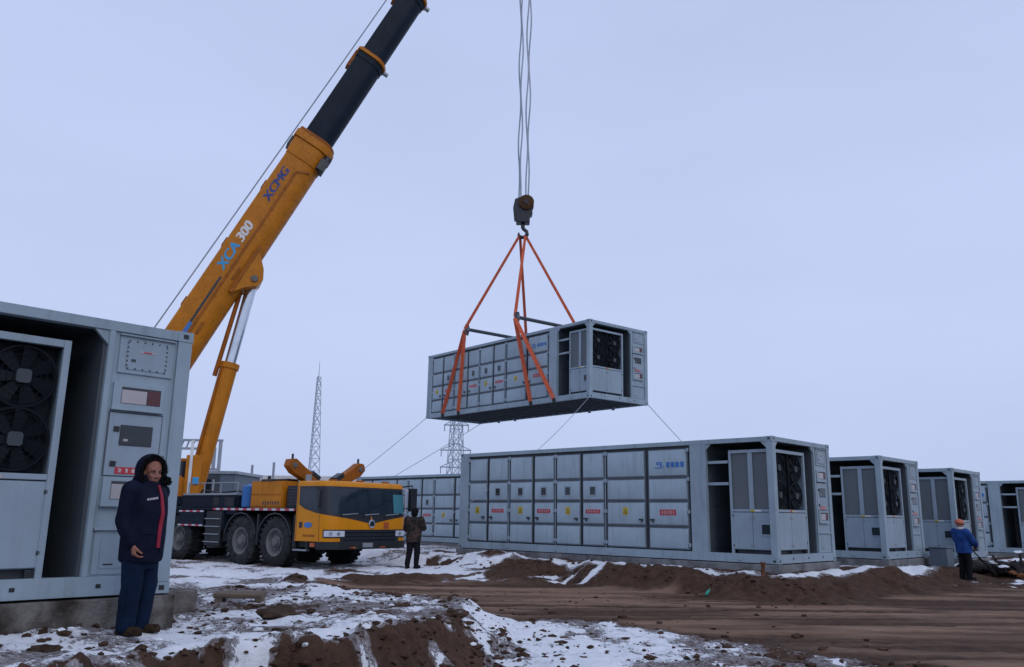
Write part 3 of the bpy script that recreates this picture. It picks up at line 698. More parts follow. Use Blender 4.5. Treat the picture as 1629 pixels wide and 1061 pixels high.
def strip(mb, s0, s1, zb, zt, m, off, n=24, t=.02):
    """a skin lying on the cab between two height curves"""
    lo = (lambda s: zb) if not callable(zb) else zb; hi = (lambda s: zt) if not callable(zt) else zt
    rings = []
    for i in range(n + 1):
        s = s0 + (s1 - s0) * i / n; a, b = lo(s), hi(s)
        rings.append([cabpt(s, a, off), cabpt(s, b, off), cabpt(s, b, off - t), cabpt(s, a, off - t)])
    mb.loft(rings, m, True, True); return mb
cab = MB(); ss = np.linspace(0, ST, 61)
rings = [[cabpt(s, z, o) for s in ss] for z, o in ((.78, 0), (1.0, .0), (1.3, .0), (1.7, 0), (2.3, 0), (2.38, -.015), (2.42, -.07))]
cab.loft(rings, yl, True, True)
cab = cab.build('cab', crane)
def gl_lo(s):
    c = min(s, ST - s); return float(np.interp(c, [.1, .35, .8, 1.35, 1.9, 2.5, ST / 2], [1.78, 1.66, 1.56, 1.47, 1.40, 1.30, 1.24]))
m = MB(); strip(m, .12, ST - .12, gl_lo, 2.27, M['black'], .006, 60); m.build('window_surround', cab)
m = MB(); strip(m, 1.32, ST - 1.32, 1.52, 2.215, M['glass'], .012, 30); m.build('windscreen', cab)
for s0, s1 in ((.2, .95), (ST - .95, ST - .2)):
    m = MB(); strip(m, s0, s1, lambda s: gl_lo(s) + .06, 2.2, M['glass'], .012, 10); m.build('side_window', cab)
m = MB(); strip(m, 3.62, 4.08, 1.56, 2.1, M['glass_teal'], .016, 6, .01); m.build('daylight_pane', cab)  # added pane: painted patch of daylight from the far side window
for c0 in (1.65, 2.45, 3.25):
    m = MB(); p0, p1 = cabpt(c0, 1.50, .03), cabpt(c0 + .55, 1.54, .03); m.tube([p0, p1], .014, M['steel'], 6); m.tube([p0, cabpt(c0, 1.44, .02)], .02, bk, 6); m.build('wiper', cab)
m = MB(); strip(m, 1.62, ST - 1.62, .60, 1.10, bk, .014, 24)
for z in (.80, .90, 1.0): strip(m, 1.75, ST - 1.75, z, z + .03, M['navy'], .026, 24, .012)
m.build('grille', cab)
m = MB(); strip(m, .95, ST - .95, .57, .775, M['chassis'], .03, 40, .12); m.box(2.34, 2.42, -.18, .18, .62, .74, M['steel']); m.build('bumper', cab, .008)
for s0, s1 in ((1.12, 1.78), (ST - 1.78, ST - 1.12)):
    m = MB(); sg = 1 if s0 < 2 else -1
    strip(m, s0, s1, .88, 1.10, bk, .012, 8, .01)
    strip(m, s0 + .03, s1 - .03, .915, 1.07, M['lamp'], .02, 8, .012)
    for q in (.2, .42): p = cabpt(s0 + q, .99, .02); m.lathe([(0, .055), (.012, .05)], p, cabpt(s0 + q, .99, .1) - p, M['chrome'], 12)
    m.build('headlight', cab)
m = MB(); p = cabpt(ST / 2, 1.26, .012); m.lathe([(0, .125), (.02, .12), (.03, .09)], p, (1, 0, 0), M['chrome'], 20); m.lathe([(.03, .07), (.034, .065)], p, (1, 0, 0), M['navy'], 16); m.build('emblem', cab)
m = MB(); strip(m, .17, .30, 1.14, 1.29, bk, .012, 3, .01); m.build('door_handle', cab)
m = MB(); p = cabpt(.55, 1.215, .006); m.loft([[p + Vector((math.cos(t) * .17, -o, math.sin(t) * .075)) for t in np.linspace(0, 2 * PI, 20, endpoint=False)] for o in (0, .008)], M['logo']); m.build('door_badge', cab)
m = MB(); strip(m, .04, .055, .82, 2.3, bk, .004, 2, .006); strip(m, 1.0, 1.012, .8, 1.5, bk, .004, 2, .006); strip(m, .35, .85, .90, .96, M['orange_dark'], .005, 4, .006); m.build('door_seam', cab)
m = MB(); strip(m, 3.2, 3.4, 1.13, 1.30, M['helmet'], .012, 3, .01); m.build('sticker', cab)
m = MB(); strip(m, .72, .88, .64, .74, M['helmet'], .04, 3, .05); m.build('marker_lamp', cab)
for sg in (-1, 1):
    m = MB(); x = 2.28; y = sg * 1.56 + (.28 if sg > 0 else 0)
    if sg > 0:
        m.box(x - .06, x + .06, y - .13, y + .13, 1.62, 2.30, bk); m.box(x - .075, x - .06, y - .11, y + .11, 1.65, 2.27, M['lamp'])
        m.tube([(2.0, 1.6, 2.34), (2.26, y, 2.38), (x, y, 2.25)], .025, bk, 6); m.tube([(2.05, 1.68, 1.7), (x, y, 1.72)], .02, bk, 6); m.box(2.06, 2.12, 1.70, 1.80, 1.62, 2.28, M['lamp'])
    else:
        m.box(1.93, 2.0, y + .06, y + .24, 1.7, 2.15, bk); m.tube([(1.9, -1.36, 2.3), (1.96, y + .15, 2.25), (1.96, y + .15, 2.1)], .02, bk, 6)
    m.build('mirror', cab, .02)
# engine housing and things on the deck
m = MB(); m.box(-1.40, .12, -1.28, 1.2, 1.66, 2.44, M['orange']); m.box(-1.36, .08, -1.30, -1.28, 1.72, 2.02, M['orange']); m.box(-1.36, .08, -1.30, -1.28, 2.06, 2.40, M['orange'])
for x in np.arange(-.8, 0, .12): m.box(x, x + .06, -1.306, -1.30, 1.76, 1.86, bk)
m.box(-.75, -.2, -.9, -.5, 2.44, 2.52, bk); m.box(-1.48, -1.40, -1.2, 1.1, 1.66, 2.3, M['orange'])
m.build('engine_housing', crane, .03)
m = MB(); m.lathe([(0, .2), (.02, .24), (.62, .24), (.66, .18), (.70, .06)], (-1.72, -1.1, 1.67), (0, 0, 1), M['blue_tank'], 20); m.box(-1.98, -1.46, -1.15, -1.05, 1.9, 1.94, M['steel']); m.build('fluid_tank', crane)
m = MB(); m.box(.22, .92, -1.2, 1.1, 1.66, 2.30, M['chassis']); m.tube([(.76, -.9, 2.3), (.76, -.9, 2.62)], .09, M['steel'], 12)
for z in np.arange(1.75, 2.25, .09): m.box(.26, .88, -1.212, -1.2, z, z + .04, bk)
m.build('exhaust', crane, .01)
m = MB()
for x in (-4.8, -3.9, -3.0, -2.1): m.tube([(x, -1.28, 2.05), (x, -1.28, 2.42)], .018, M['steel'], 6)
m.tube([(-4.8, -1.28, 2.42), (-2.1, -1.28, 2.42)], .018, M['steel'], 6); m.build('handrail', crane)
for pts in ([(-4.6, -1.0, 2.05), (-4.2, -1.15, 2.22), (-3.4, -1.1, 2.12), (-2.4, -1.0, 2.18), (-2.0, -.8, 1.9)], [(.6, -1.05, 2.1), (.75, -1.2, 1.95), (.95, -1.1, 1.75), (.98, -.9, 1.5)], [(-3.5, -1.3, 1.45), (-2.2, -1.2, 1.25), (-1.0, -1.0, 1.5)]):
    m = MB(); m.tube(pts, .03, bk, 8); m.build('hose', crane)
m = MB(); m.box(-2.45, -2.0, -1.42, -.9, 1.66, 2.0, nv); m.box(-2.4, -2.05, -1.435, -1.42, 1.7, 1.96, ch); m.build('tool_box', crane, .02)
m = MB(); m.box(-.95, -.35, -1.3, -.7, 2.44, 2.5, bk); m.tube([(-1.1, -.9, 2.44), (-1.1, -.9, 2.62)], .05, ch, 10); m.build('air_filter', crane, .01)
for r_ in (1.0, .0, -1.0):
    m = MB(); m.box(1.9, 2.0, r_ - .12, r_ + .12, 2.42, 2.47, M['orange_dark']); m.build('roof_lamp', cab, .01)
m = MB(); m.box(1.02, 1.6, -1.52, -1.40, .52, .56, M['steel']); m.box(1.02, 1.06, -1.5, -1.42, .52, .78, ch); m.box(1.56, 1.6, -1.5, -1.42, .52, .78, ch); m.build('cab_step', crane)
m = MB()
for r_ in (.55, -.55): m.tube([(2.36, r_ - .06, .62), (2.46, r_ - .05, .62), (2.46, r_ + .05, .62), (2.36, r_ + .06, .62)], .02, M['helmet'], 6)
m.build('tow_hook', cab)
# boom rest: two arms in a V with rubber pads
m = MB(); m.box(-.1, .35, -.5, .8, 2.2, 2.50, M['chassis']); br = m.build('boom_rest', crane, .01)
for sg in (-1, 1):
    m = MB(); d = Vector((0, sg * .86, .50)).normalized(); b = Vector((.15, sg * .45 + .22, 2.42)); nrm = Vector((0, -d.z * sg, abs(d.y))).normalized()
    pts = [b - nrm * .17, b + d * .55 - nrm * .17, b + d * .85 - nrm * .20, b + d * 1.12 - nrm * .12, b + d * 1.16 + nrm * .08, b + d * 1.0 + nrm * .20, b + d * .6 + nrm * .17, b + nrm * .17]
    m.prism([p - Vector((.14, 0, 0)) for p in pts], (.28, 0, 0), M['orange_dark'])
    e = b + d * .95; m.lathe([(-.17, .085), (.17, .085)], e, (1, 0, 0), M['rim'], 14)
    m.box(e.x - .03, e.x + .03, e.y - .03, e.y + .03, e.z + .12, e.z + .34, bk); m.build('support_arm', br, .02)
    m = MB(); q = b + d * .12 + nrm * .17; m.beam(q - d * .18, q + d * .16, .3, .14, bk, nrm); m.build('rubber_pad', br, .02)
# superstructure (turntable) behind
SC = Vector((-11.38, 29.91, 0)); DH = Vector((.924, .384, 0)); NS = Vector((.384, -.924, 0))
TM = Matrix.Translation(SC) @ Matrix(((DH.x, -DH.y, 0, 0), (DH.y, DH.x, 0, 0), (0, 0, 1, 0), (0, 0, 0, 1)))   # x toward the load, -y to the camera
m = MB(); m.lathe([(0, 1.0), (.18, 1.0), (.2, .9)], (0, 0, 1.5), (0, 0, 1), bk, 32); m.box(-4.2, .9, -1.0, 1.0, 1.71, 2.0, nv)
for sg in (-1, 1): m.prism([(-3.6, sg * .72, 2.0), (.5, sg * .72, 2.0), (.4, sg * .72, 2.35), (-2.3, sg * .72, 3.7), (-3.1, sg * .72, 3.7)], (0, sg * .1, 0), M['orange'])
m.build('turntable', crane, .01, CI @ TM)
m = MB(); m.box(-5.6, -4.2, -1.3, 1.3, 1.5, 3.0, M['orange']); m.build('counterweight', crane, .05, CI @ TM)
m = MB(); m.lathe([(-.6, .5), (-.55, .5), (-.54, .36), (.54, .36), (.55, .5), (.6, .5)], (-3.6, 0, 2.6), (0, 1, 0), M['rope'], 24); m.build('winch', crane, 0, CI @ TM)
m = MB(); m.box(-1.5, .2, 1.05, 1.95, 1.75, 3.4, og); m.box(-1.4, .1, 1.0, 1.05, 2.3, 3.3, M['glass']); m.box(.2, .22, 1.15, 1.85, 2.3, 3.3, M['glass']); m.build('operator_cab', crane, .05, CI @ TM)
m = MB(); m.box(-.15, .35, -1.12, -.72, 1.9, 3.4, M['orange']); m.box(-.05, .05, -1.16, -1.12, 1.9, 3.9, M['white']); m.box(.1, .3, -1.16, -1.12, 2.4, 2.65, M['cyan']); m.build('valve_cover', crane, .02, CI @ TM)
# boom
SL = 2.03; ANG = math.atan(SL)
def axs(z): return 1.21 + (z - 11.21) / SL
D3 = DH * math.cos(ANG) + Vector((0, 0, 1)) * math.sin(ANG); UP = -DH * math.sin(ANG) + Vector((0, 0, 1)) * math.cos(ANG)
PIV = SC + DH * axs(3.2) + Vector((0, 0, 3.2))
BM_ = Matrix.Translation(PIV) @ Matrix(((D3.x, UP.x, NS.x, 0), (D3.y, UP.y, NS.y, 0), (D3.z, UP.z, NS.z, 0), (0, 0, 0, 1)))
BL = CI @ BM_
def xl(z): return (z - 3.2) / math.sin(ANG)         # distance along the boom at a height
def sect(x, h, w, y0=0):
    """boom cross-section: flat top and sides, rounded belly"""
    p = [(h / 2, w / 2 - .06), (h / 2 - .06, w / 2), (-h * .08, w / 2)]
    p += [(-h * .08 - math.sin(t) * h * .42, math.cos(t) * w / 2) for t in np.linspace(.25, PI / 2, 7)]
    p = p + [(a, -b) for a, b in p[-2::-1]]
    return [(x, a + y0, b) for a, b in p]
def section(x0, x1, h, w, mt, name):
    b = MB(); b.loft([sect(x0, h, w), sect(x0 + .02, h, w), sect((x0 + x1) / 2, h, w), sect(x1 - .02, h, w), sect(x1, h, w)], mt); return b
XB = xl(15.68)
b = section(1.2, XB, 1.46, 1.2, og, '')
b.loft([sect(-.5, .7, .9), sect(.2, .9, 1.0), sect(1.2, 1.46, 1.2)], og)
b.lathe([(-.75, .3), (.75, .3)], (0, 0, 0), (0, 0, 1), M['orange_dark'], 20)
b.beam((1.4, .0, .615), (XB - 1.3, .0, .615), .035, .09, M['orange_dark'], (0, 1, 0))            # weld seam where the belly begins
b.beam((XB - 1.3, .0, .615), (XB - 1.0, -.45, .56), .035, .09, M['orange_dark'], (0, 1, 0))
for x in (5.2, 7.6): b.box(x, x + .5, -.28, -.2, .60, .625, M['orange_dark'])
for x in (3.2, 5.9, 8.6, 11.4): b.box(x, x + .35, .73, .79, -.4, .4, M['orange_dark'])               # rope guides on the back
boom = b.build('main_boom_section', crane, .01, BL)
m = MB(); m.loft([sect(XB - .75, 1.50, 1.26), sect(XB - .45, 1.56, 1.3), sect(XB + .02, 1.56, 1.3)], og); m.loft([sect(XB + .02, 1.72, 1.42), sect(XB + .34, 1.72, 1.42)], og); m.loft([sect(XB + .34, 1.6, 1.34), sect(XB + .5, 1.6, 1.34)], M['orange_dark'])
m.box(XB - .7, XB - .2, -.86, -.52, .1, .66, bk); m.lathe([(-.3, .16), (.1, .16)], (XB - .1, -.74, .5), (1, 0, 0), bk, 10); m.box(XB - .3, XB + .1, .78, .92, -.3, .3, bk)
m.build('boom_collar', boom, .015)
# cylinder lug under the boom
cx = ((SC + DH * 1.61 + Vector((0, 0, 10.02))) - PIV)
LUG = Vector((cx.dot(D3), cx.dot(UP), 0))
m = MB(); m.prism([(LUG.x - .9, -.45, .64), (LUG.x + 1.1, -.45, .64), (LUG.x + .5, LUG.y - .1, .64), (LUG.x + .15, LUG.y - .28, .64), (LUG.x - .2, LUG.y - .22, .64), (LUG.x - .45, LUG.y + .1, .64)], (0, 0, -1.28), og)
m.box(LUG.x - .9, LUG.x + 1.2, -.5, -.36, .6, .66, M['orange_dark']); m.lathe([(-.7, .13), (.7, .13)], (LUG.x, LUG.y, 0), (0, 0, 1), M['rim'], 14)
m.build('cylinder_lug', boom, .02)
tb = Matrix.Translation((0, 0, .606))
text_mesh('XCMG', .44, M['darkblue'], 'lettering', boom, Matrix.Translation((xl(13.0), .22, .603)) @ Matrix.Diagonal((1.22, 1, 1, 1)), bold=.022, shear=.15)
text_mesh('XCA', .48, M['cyan'], 'lettering', boom, Matrix.Translation((xl(10.1), .19, .603)) @ Matrix.Diagonal((1.15, 1, 1, 1)), bold=.022, shear=.2)
text_mesh('300', .48, M['white'], 'lettering', boom, Matrix.Translation((xl(11.25), .19, .603)) @ Matrix.Diagonal((1.15, 1, 1, 1)), bold=.022, shear=.2)
m = MB(); m.box(xl(7.9), xl(9.9), .10, .19, .60, .606, bk); m.box(xl(7.6), xl(8.1), .06, .2, .60, .608, M['logo']); m.build('warning_strip', boom)
XT = xl(20.2); XT2 = xl(23.75); XT3 = xl(27.4); XH = xl(33.2)
hh = [(1.20, 1.02), (1.10, .94), (1.0, .86), (.9, .78)]
prev = XB + .5
for (xe, (h, w)) in zip((XT, XT2, XT3, XH), hh):
    o = section(prev - .3, xe, h, w, nv, '').build('telescopic_boom_section', crane, .008, BL)
    if xe < XH:
        m = MB(); m.loft([sect(xe - .35, h + .06, w + .05), sect(xe - .06, h + .06, w + .05)], nv); m.loft([sect(xe - .06, h + .2, w + .16), sect(xe + .06, h + .2, w + .16)], og); m.loft([sect(xe + .06, h + .08, w + .06), sect(xe + .14, h + .08, w + .06)], M['orange_dark'])
        m.box(xe - .8, xe + .05, h / 2 + .02, h / 2 + .16, -.2, .2, M['orange_dark']); m.box(xe - .1, xe, -h / 2 - .28, -h / 2 - .05, -.1, .1, M['steel']); m.build('boom_collar', o, .01)
    prev = xe
head = (SC + DH * 12.76 + Vector((0, 0, 33.9)))
m = MB(); m.loft([sect(XH, 1.0, .8), sect(XH + .5, 1.2, .8), sect(XH + 1.0, .9, .8)], M['orange'])
for z in (-.24, -.08, .08, .24): m.lathe([(-.04, .38), (.04, .38)], (XH + .7, -.55, z), (0, 0, 1), bk, 20)
hd_o = m.build('boom_head', crane, .01, BL)
# luffing cylinder
P0 = SC + DH * .22 + Vector((0, 0, 2.12)); P1 = SC + DH * 1.61 + Vector((0, 0, 10.02)); PM = P0.lerp(P1, .60)
def w2c(p): return CI @ Vector(p)
m = MB(); m.tube([w2c(P0), w2c(P0.lerp(P1, .57)), w2c(P0.lerp(P1, .575)), w2c(PM)], [.31, .31, .36, .36], og, 20); m.tube([w2c(P0 - NS * -.34 - DH * .26), w2c(PM - NS * -.2 - DH * .26)], .05, M['orange_dark'], 8); cyl = m.build('luffing_cylinder', crane)
m = MB(); m.tube([w2c(PM), w2c(P1)], .205, M['chrome'], 20); m.build('piston_rod', cyl)
m = MB(); off = -DH * .36; m.tube([w2c(PM + off * 1.15 - (P1 - P0).normalized() * .5), w2c(P1 + off * .9)], .085, M['orange_dark'], 10); m.build('guide_tube', cyl)
# ropes of the crane
HB = Vector((.41, 34.81, 0))
m = MB(); a = SC + DH * (-2.9) + Vector((0, 0, 5.45)); b_ = SC + DH * 11.9 + Vector((0, 0, 34.75))
m.tube([w2c(SC - DH * 3.6 + Vector((0, 0, 3.0))), w2c(a)], .028, M['rope'], 6); m.tube([w2c(a), w2c(a.lerp(b_, .5) - Vector((0, 0, .06))), w2c(b_)], .028, M['rope'], 6); m.build('hoist_rope', crane)
side_v = Vector((.35, -.94, 0))
for i, (dx, dy) in enumerate(((-.21, .1), (-.12, -.1), (.14, -.1), (.25, .1))):
    m = MB(); m.tube([w2c((HB.x + dx * (.9 + .2 * t) - .02 * t + .045 * math.sin(t * 30 + i * 1.9) * min(1, t * 8), HB.y + dy * (1 + .3 * t) + .04 * math.cos(t * 26 + i), 15.0 + 18.6 * t)) for t in np.linspace(0, 1, 70)], .034, M['rope'], 6); m.build('hoist_rope', crane)

# hook block
hk = thing('hook_block', 'black hook block with brown sheave hanging on four steel ropes', 'hook block', (HB.x, HB.y, 13.6))
m = MB()
m.prism([(-.38, -.2, .65), (.10, -.2, .65), (.42, -.2, .9), (.40, -.2, 1.35), (-.05, -.2, 1.72), (-.36, -.2, 1.6), (-.44, -.2, 1.2)], (0, .4, 0), bk)
m.box(-.30, .30, -.24, .24, .50, .95, bk); m.build('block_body', hk, .03)
for y in (-.30, .22): m = MB(); m.lathe([(0, .31), (.02, .34), (.06, .34), (.08, .31)], (.14, y, 1.42), (0, 1, 0), M['sheave_brown'], 24); m.lathe([(-.02, .1), (.1, .1)], (.14, y, 1.42), (0, 1, 0), bk, 14); m.build('sheave', hk)
m = MB(); m.tube([(0, 0, .55), (0, 0, .3)], .09, bk, 12)
m.tube([(0, 0, .34), (.02, 0, .26), (.17, 0, .14), (.19, 0, 0), (.08, 0, -.13), (-.08, 0, -.13), (-.19, 0, -.02), (-.17, 0, .08)], [.07, .08, .085, .09, .09, .085, .06, .035], bk, 10)
m.build('hook', hk)

# spreader bars and slings on the lifted container
LM = Matrix.Translation(LN) @ Euler(LROT).to_matrix().to_4x4()
def lw(x, y, z): return LM @ Vector((x, y, z))
BARS = ((7.55, 3.68), (4.10, 3.64)); hookp = Vector((HB.x, HB.y, 13.55))
SPL = ('grey steel spreader bar over the left half of the lifted container', 'grey steel spreader bar over the right half of the lifted container')
for (u, z), lb in zip(BARS, SPL):
    t = thing('spreader_bar', lb, 'spreader bar', lw(W / 2, u, z), (0, 0, PI / 2 - .89), 'spreader bars between the slings')
    m = MB(); m.tube([(-W / 2 - .1, 0, 0), (W / 2 + .1, 0, 0)], .075, M['darkbar'], 12); m.build('bar', t)
    for sg in (-1, 1):
        m = MB(); m.prism([(sg * (W / 2 + .08) + a, -.03, b) for a, b in ((-.14, -.2), (.06, -.28), (.14, 0), (.08, .24), (-.1, .2))], (0, .06, 0), M['darkbar']); m.lathe([(-.09, .09), (.09, .09)], (sg * (W / 2 + .08), 0, 0), (0, 1, 0), M['bluegrey'], 12); m.build('end_plate', t, .01)
def ribbon(m, p0, p1, w, mt, t=.018, sag=0):
    p0, p1 = Vector(p0), Vector(p1); d = (p1 - p0).normalized(); v = Vector((0, -1, .2)); a = d.cross(v).normalized() * w / 2; b = d.cross(a).normalized() * t / 2
    rings = []
    for i in range(7):
        p = p0.lerp(p1, i / 6); rings.append([p - a - b, p + a - b, p + a + b, p - a + b])
    m.loft(rings, mt, True, False)
SLL = ('orange sling from the hook to the near end of the left spreader bar', 'orange sling from the hook to the near end of the right spreader bar', 'orange sling from the hook down to the far end of the left spreader bar', 'rightmost orange sling, from the hook to the far end of the right spreader bar')
k = 0
for far in (0, 1):
    for bi, (u, z) in enumerate(BARS):
        x = -.07 if not far else W + .07; e = lw(-.2 if not far else W + .2, u, z)
        m = MB(); hp = hookp + Vector((-.12 + .24 * bi, -.05 + .1 * far, .02))
        for q in (-.05, .05): ribbon(m, hp + Vector((q * .3, 0, 0)), e + Vector((q * .5, 0, .0)), .085, M['sling'])
        legs = ((9.26, 8.06), (3.23, 1.88))[bi]
        for lu in legs:
            xo = -.035 if not far else W + .035
            ribbon(m, e + Vector((0, 0, -.06)), lw(xo, lu, .10), .16, M['sling']); 
            q = lw(xo, lu, .02); m.tube([q - Vector((0, 0, .05)), q + Vector((0, 0, .10))], .06, M['chassis'], 8)
        tag(m.build('lifting_sling'), SLL[k], 'sling', 'orange slings under the hook'); k += 1

# tag lines
def rope_thing(p0, p1, sag, r, label):
    p0, p1 = Vector(p0), Vector(p1); m = MB()
    pts = [p0.lerp(p1, t) - Vector((0, 0, sag * 4 * t * (1 - t))) for t in np.linspace(0, 1, 15)]
    m.tube(pts, r, M['tagrope'], 5); tag(m.build('tag_line'), label, 'rope', 'thin tag lines')
HANDS = Vector((-2.52, 24.05, 1.05))
rope_thing(lw(0, L, .02), (-8.2, 31.0, .95), .12, .013, 'thin rope from the lifted container\'s lower left corner down behind the crane')
rope_thing(lw(W, L, .02), (-9.0, 46, 2.0), .1, .013, 'thin rope from under the lifted container passing the pylon')
rope_thing(lw(0, 0, .02), HANDS, .45, .010, 'thin rope from the lifted container to the man in camouflage')
rope_thing(lw(W, 0, .02), (8.4, 31.5, 2.3), .05, .013, 'thin rope hanging from the lifted container\'s lower right corner')

# ------------------------------------------------------------------ far things
def lattice(name, base, h, w0, w1, nb, label, cat, bar=.1, legs=4, arms=()):
    t = thing(name, label, cat, base); m = MB()
    def leg(i, z):
        q = 2 * PI * i / legs + .4; w = w0 + (w1 - w0) * z / h; return Vector((math.cos(q) * w, math.sin(q) * w, z))
    zs = [h * (1 - (1 - i / nb) ** 1.15) for i in range(nb + 1)]
    for i in range(legs):
        m.beam(leg(i, 0), leg(i, h), bar * 1.5, bar * 1.5, M['galv'])
        j = (i + 1) % legs
        for a, b in zip(zs, zs[1:]):
            m.beam(leg(i, a), leg(j, b), bar, bar, M['galv']); m.beam(leg(j, a), leg(i, b), bar, bar, M['galv']); m.beam(leg(i, b), leg(j, b), bar, bar, M['galv'])
    m.build('lattice_body', t)
    for z, hl in arms:
        m = MB()
        for sg in (-1, 1):
            m.beam((0, 0, z), (sg * hl, 0, z), .16, .16, M['steel']); m.beam((0, 0, z + 1.0), (sg * hl, 0, z), .1, .1, M['steel']); m.tube([(sg * hl * .95, 0, z), (sg * hl * .95, 0, z - .9)], .07, M['steel'], 6)
        m.build('cross_arm', t)
    return t
t = lattice('lattice_mast', (-35.1, 150, 0), 25.8, 1.6, .42, 13, 'tall thin grey lattice mast with a whip antenna, behind the yellow crane', 'mast', .07, 3)
m = MB(); m.tube([(0, 0, 25.5), (0, 0, 28.8)], [.08, .03], M['steel'], 6); m.build('antenna', t)
lattice('power_pylon', (-7.8, 120, 0), 19, 1.7, .7, 9, 'steel lattice power pylon with cross arms, below the lifted container', 'pylon', .08, 4, ((10.6, 2.2), (8.2, 2.2), (14.2, 1.8)))
# substation gantry behind the boom foot
t = thing('steel_gantry', 'grey steel gantry frame standing behind the foot of the boom', 'gantry', (-22.2, 60, 0)); m = MB()
for x in (-1.9, 1.45, 1.05): m.beam((x, 0, 0 if x != 1.05 else 4.4), (x, 0, 6.5 if x != 1.05 else 6.0), .2, .2, M['steel'])
m.build('post', t); m = MB()
for z in (6.5, 5.9): m.beam((-2.4, 0, z), (1.6 if z > 6 else .3, 0, z), .16, .16, M['steel'])
for i in range(7): m.beam((-2.2 + i * .4, 0, 5.9), (-2.0 + i * .4, 0, 6.5), .09, .09, M['steel'])
m.beam((.8, 0, 4.45), (1.45, 0, 4.45), .15, .15, M['steel']); m.beam((-1.9, 0, 5.0), (-.6, 0, 5.0), .12, .12, M['steel']); m.build('crossbeam', t)
# long pale shed and a site cabin
t = thing('warehouse', 'long low cream building with a snowy flat roof, behind the crane deck', 'building', (-15, 62, 0)); m = MB()
m.box(-10, 7.6, 0, 6, 0, 3.75, M['cream']); m.build('wall', t, .02); m = MB(); m.box(-10.2, 7.8, -.2, 6.2, 3.76, 4.12, M['cream']); m.box(-10.1, 7.7, -.1, 6.1, 4.12, 4.2, M['snowlump']); m.build('roof', t, .02)
for x in (-8, -4.6, -1.2, 2.2, 5.4):
    f = MB(); f.box(x, x + 1.2, -.06, -.004, 1.2, 2.6, M['steel']); f = f.build('window', t); g_ = MB(); g_.box(x + .08, x + 1.12, -.075, -.062, 1.28, 2.52, M['glass']); g_.build('pane', f)
t = thing('site_cabin', 'blue grey site cabin with a dark window, just right of the foot of the boom', 'cabin', (-14.1, 40, 0)); m = MB()
m.box(-1.35, 1.1, 0, 4, 0, 3.25, M['bluegrey'])
for x in (-1.35, -.62, .9): m.box(x, x + .1, -.03, 0, 0, 3.2, M['bluegrey'])
m.build('wall', t, .01); m = MB(); m.box(-1.45, 1.2, -.1, 4.1, 3.26, 3.40, M['steel']); m.build('roof', t, .01)
f = MB(); f.box(-.98, .34, -.05, -.004, 1.6, 3.2, M['gasket']); f = f.build('window', t); g_ = MB(); g_.box(-.80, -.02, -.07, -.052, 1.7, 3.0, M['fan_dark']); g_.box(.06, .16, -.07, -.052, 1.7, 3.0, M['steel']); g_.build('pane', f)
for x, h_, lb in ((-18.05, 4.75, 'thin grey pole left of two above the cream building roof'), (-16.55, 4.95, 'thin grey pole right of two above the cream building roof')):
    m = MB(); m.tube([(0, 0, 0), (0, 0, h_)], .09, M['steel'], 8); m.box(-.14, .14, -.14, .14, 0, .06, M['steel']); o = m.build('pole'); o.location = (x, 59, 0); tag(o, lb, 'pole', 'poles behind the crane')

# ------------------------------------------------------------------ small things on the ground
def drop(o, x, y, dz=0): o.location = (x, y, gz(x, y) + dz); return o
m = MB(); m.box(-.17, .17, -.15, .15, -.06, .30, M['concrete']); o = drop(m.build('concrete_block', None, .02), -4.05, 10.75); o.rotation_euler = (0, .03, .5); tag(o, 'grey concrete block beside the legs of the man in navy parka', 'block')
t = thing('wooden_trestle', 'weathered plank lying across two short blocks on the snow', 'trestle', (-4.05, 13.15, gz(-4.05, 13.15)), (0, 0, .15)); m = MB()
m.hexa([(-.36, -.2, .12), (.34, -.2, .11), (.36, .2, .12), (-.34, .2, .13), (-.36, -.2, .19), (.34, -.2, .18), (.36, .2, .19), (-.34, .2, .20)], M['wood']); m.build('board', t, .008)
for x in (-.33, .24): m = MB(); m.box(x, x + .1, -.22, .2, -.06, .12, M['wood']); m.build('block', t, .008)
ROCKS = ((-2.75, 10.45, .17, 'large brown clod of earth on the snow, right of the man in the parka'), (-4.72, 19.35, .16, 'dark earth lump at the left tip of the brown track'), (-3.95, 7.55, .10, 'dark clod at the bottom edge, left of the parka man'), (-2.35, 8.95, .05, 'small dark clod on the clean snow strip right of the parka man'), (-1.55, 12.55, .10, 'brown clod on the snow shelf near the bend of the track'))
for x, y, r, lb in ROCKS:
    m = MB(); rock_into(m, (0, 0, 0), (r * 1.4, r, r * .8), M['stone'], 3); tag(drop(m.build('earth_clod'), x, y, r * .2), lb, 'clod', 'loose lumps of earth')
m = MB(); m.lathe([(0, .025), (.01, .033), (.12, .033), (.155, .012), (.18, .012)], (0, 0, 0), (.6, .3, .7), M['bottle'], 12); tag(drop(m.build('bottle'), 4.30, 18.9, .03), 'small green plastic bottle in the mud below the bank', 'bottle')
m = MB(); m.tube([(0, 0, -.1), (.02, 0, .26)], [.04, .045], M['brick'], 8); m.lathe([(.24, .06), (.28, .06)], (0, 0, 0), (.05, 0, 1), M['brick'], 10); tag(drop(m.build('stake'), 5.62, 19.1), 'short rusty stake by the front corner of the middle container', 'stake')
t = thing('steel_box', 'blue grey steel box standing behind the worker in the orange helmet', 'box', (13.05, 25.9, gz(13.05, 25.9)), (0, 0, PI / 2 - YAW)); m = MB()
m.box(-.30, .30, -.25, .25, -.05, .52, M['bluegrey']); m.build('case', t, .015); m = MB(); m.box(-.32, .32, -.27, .27, .522, .56, M['bluegrey']); m.build('lid', t, .01)
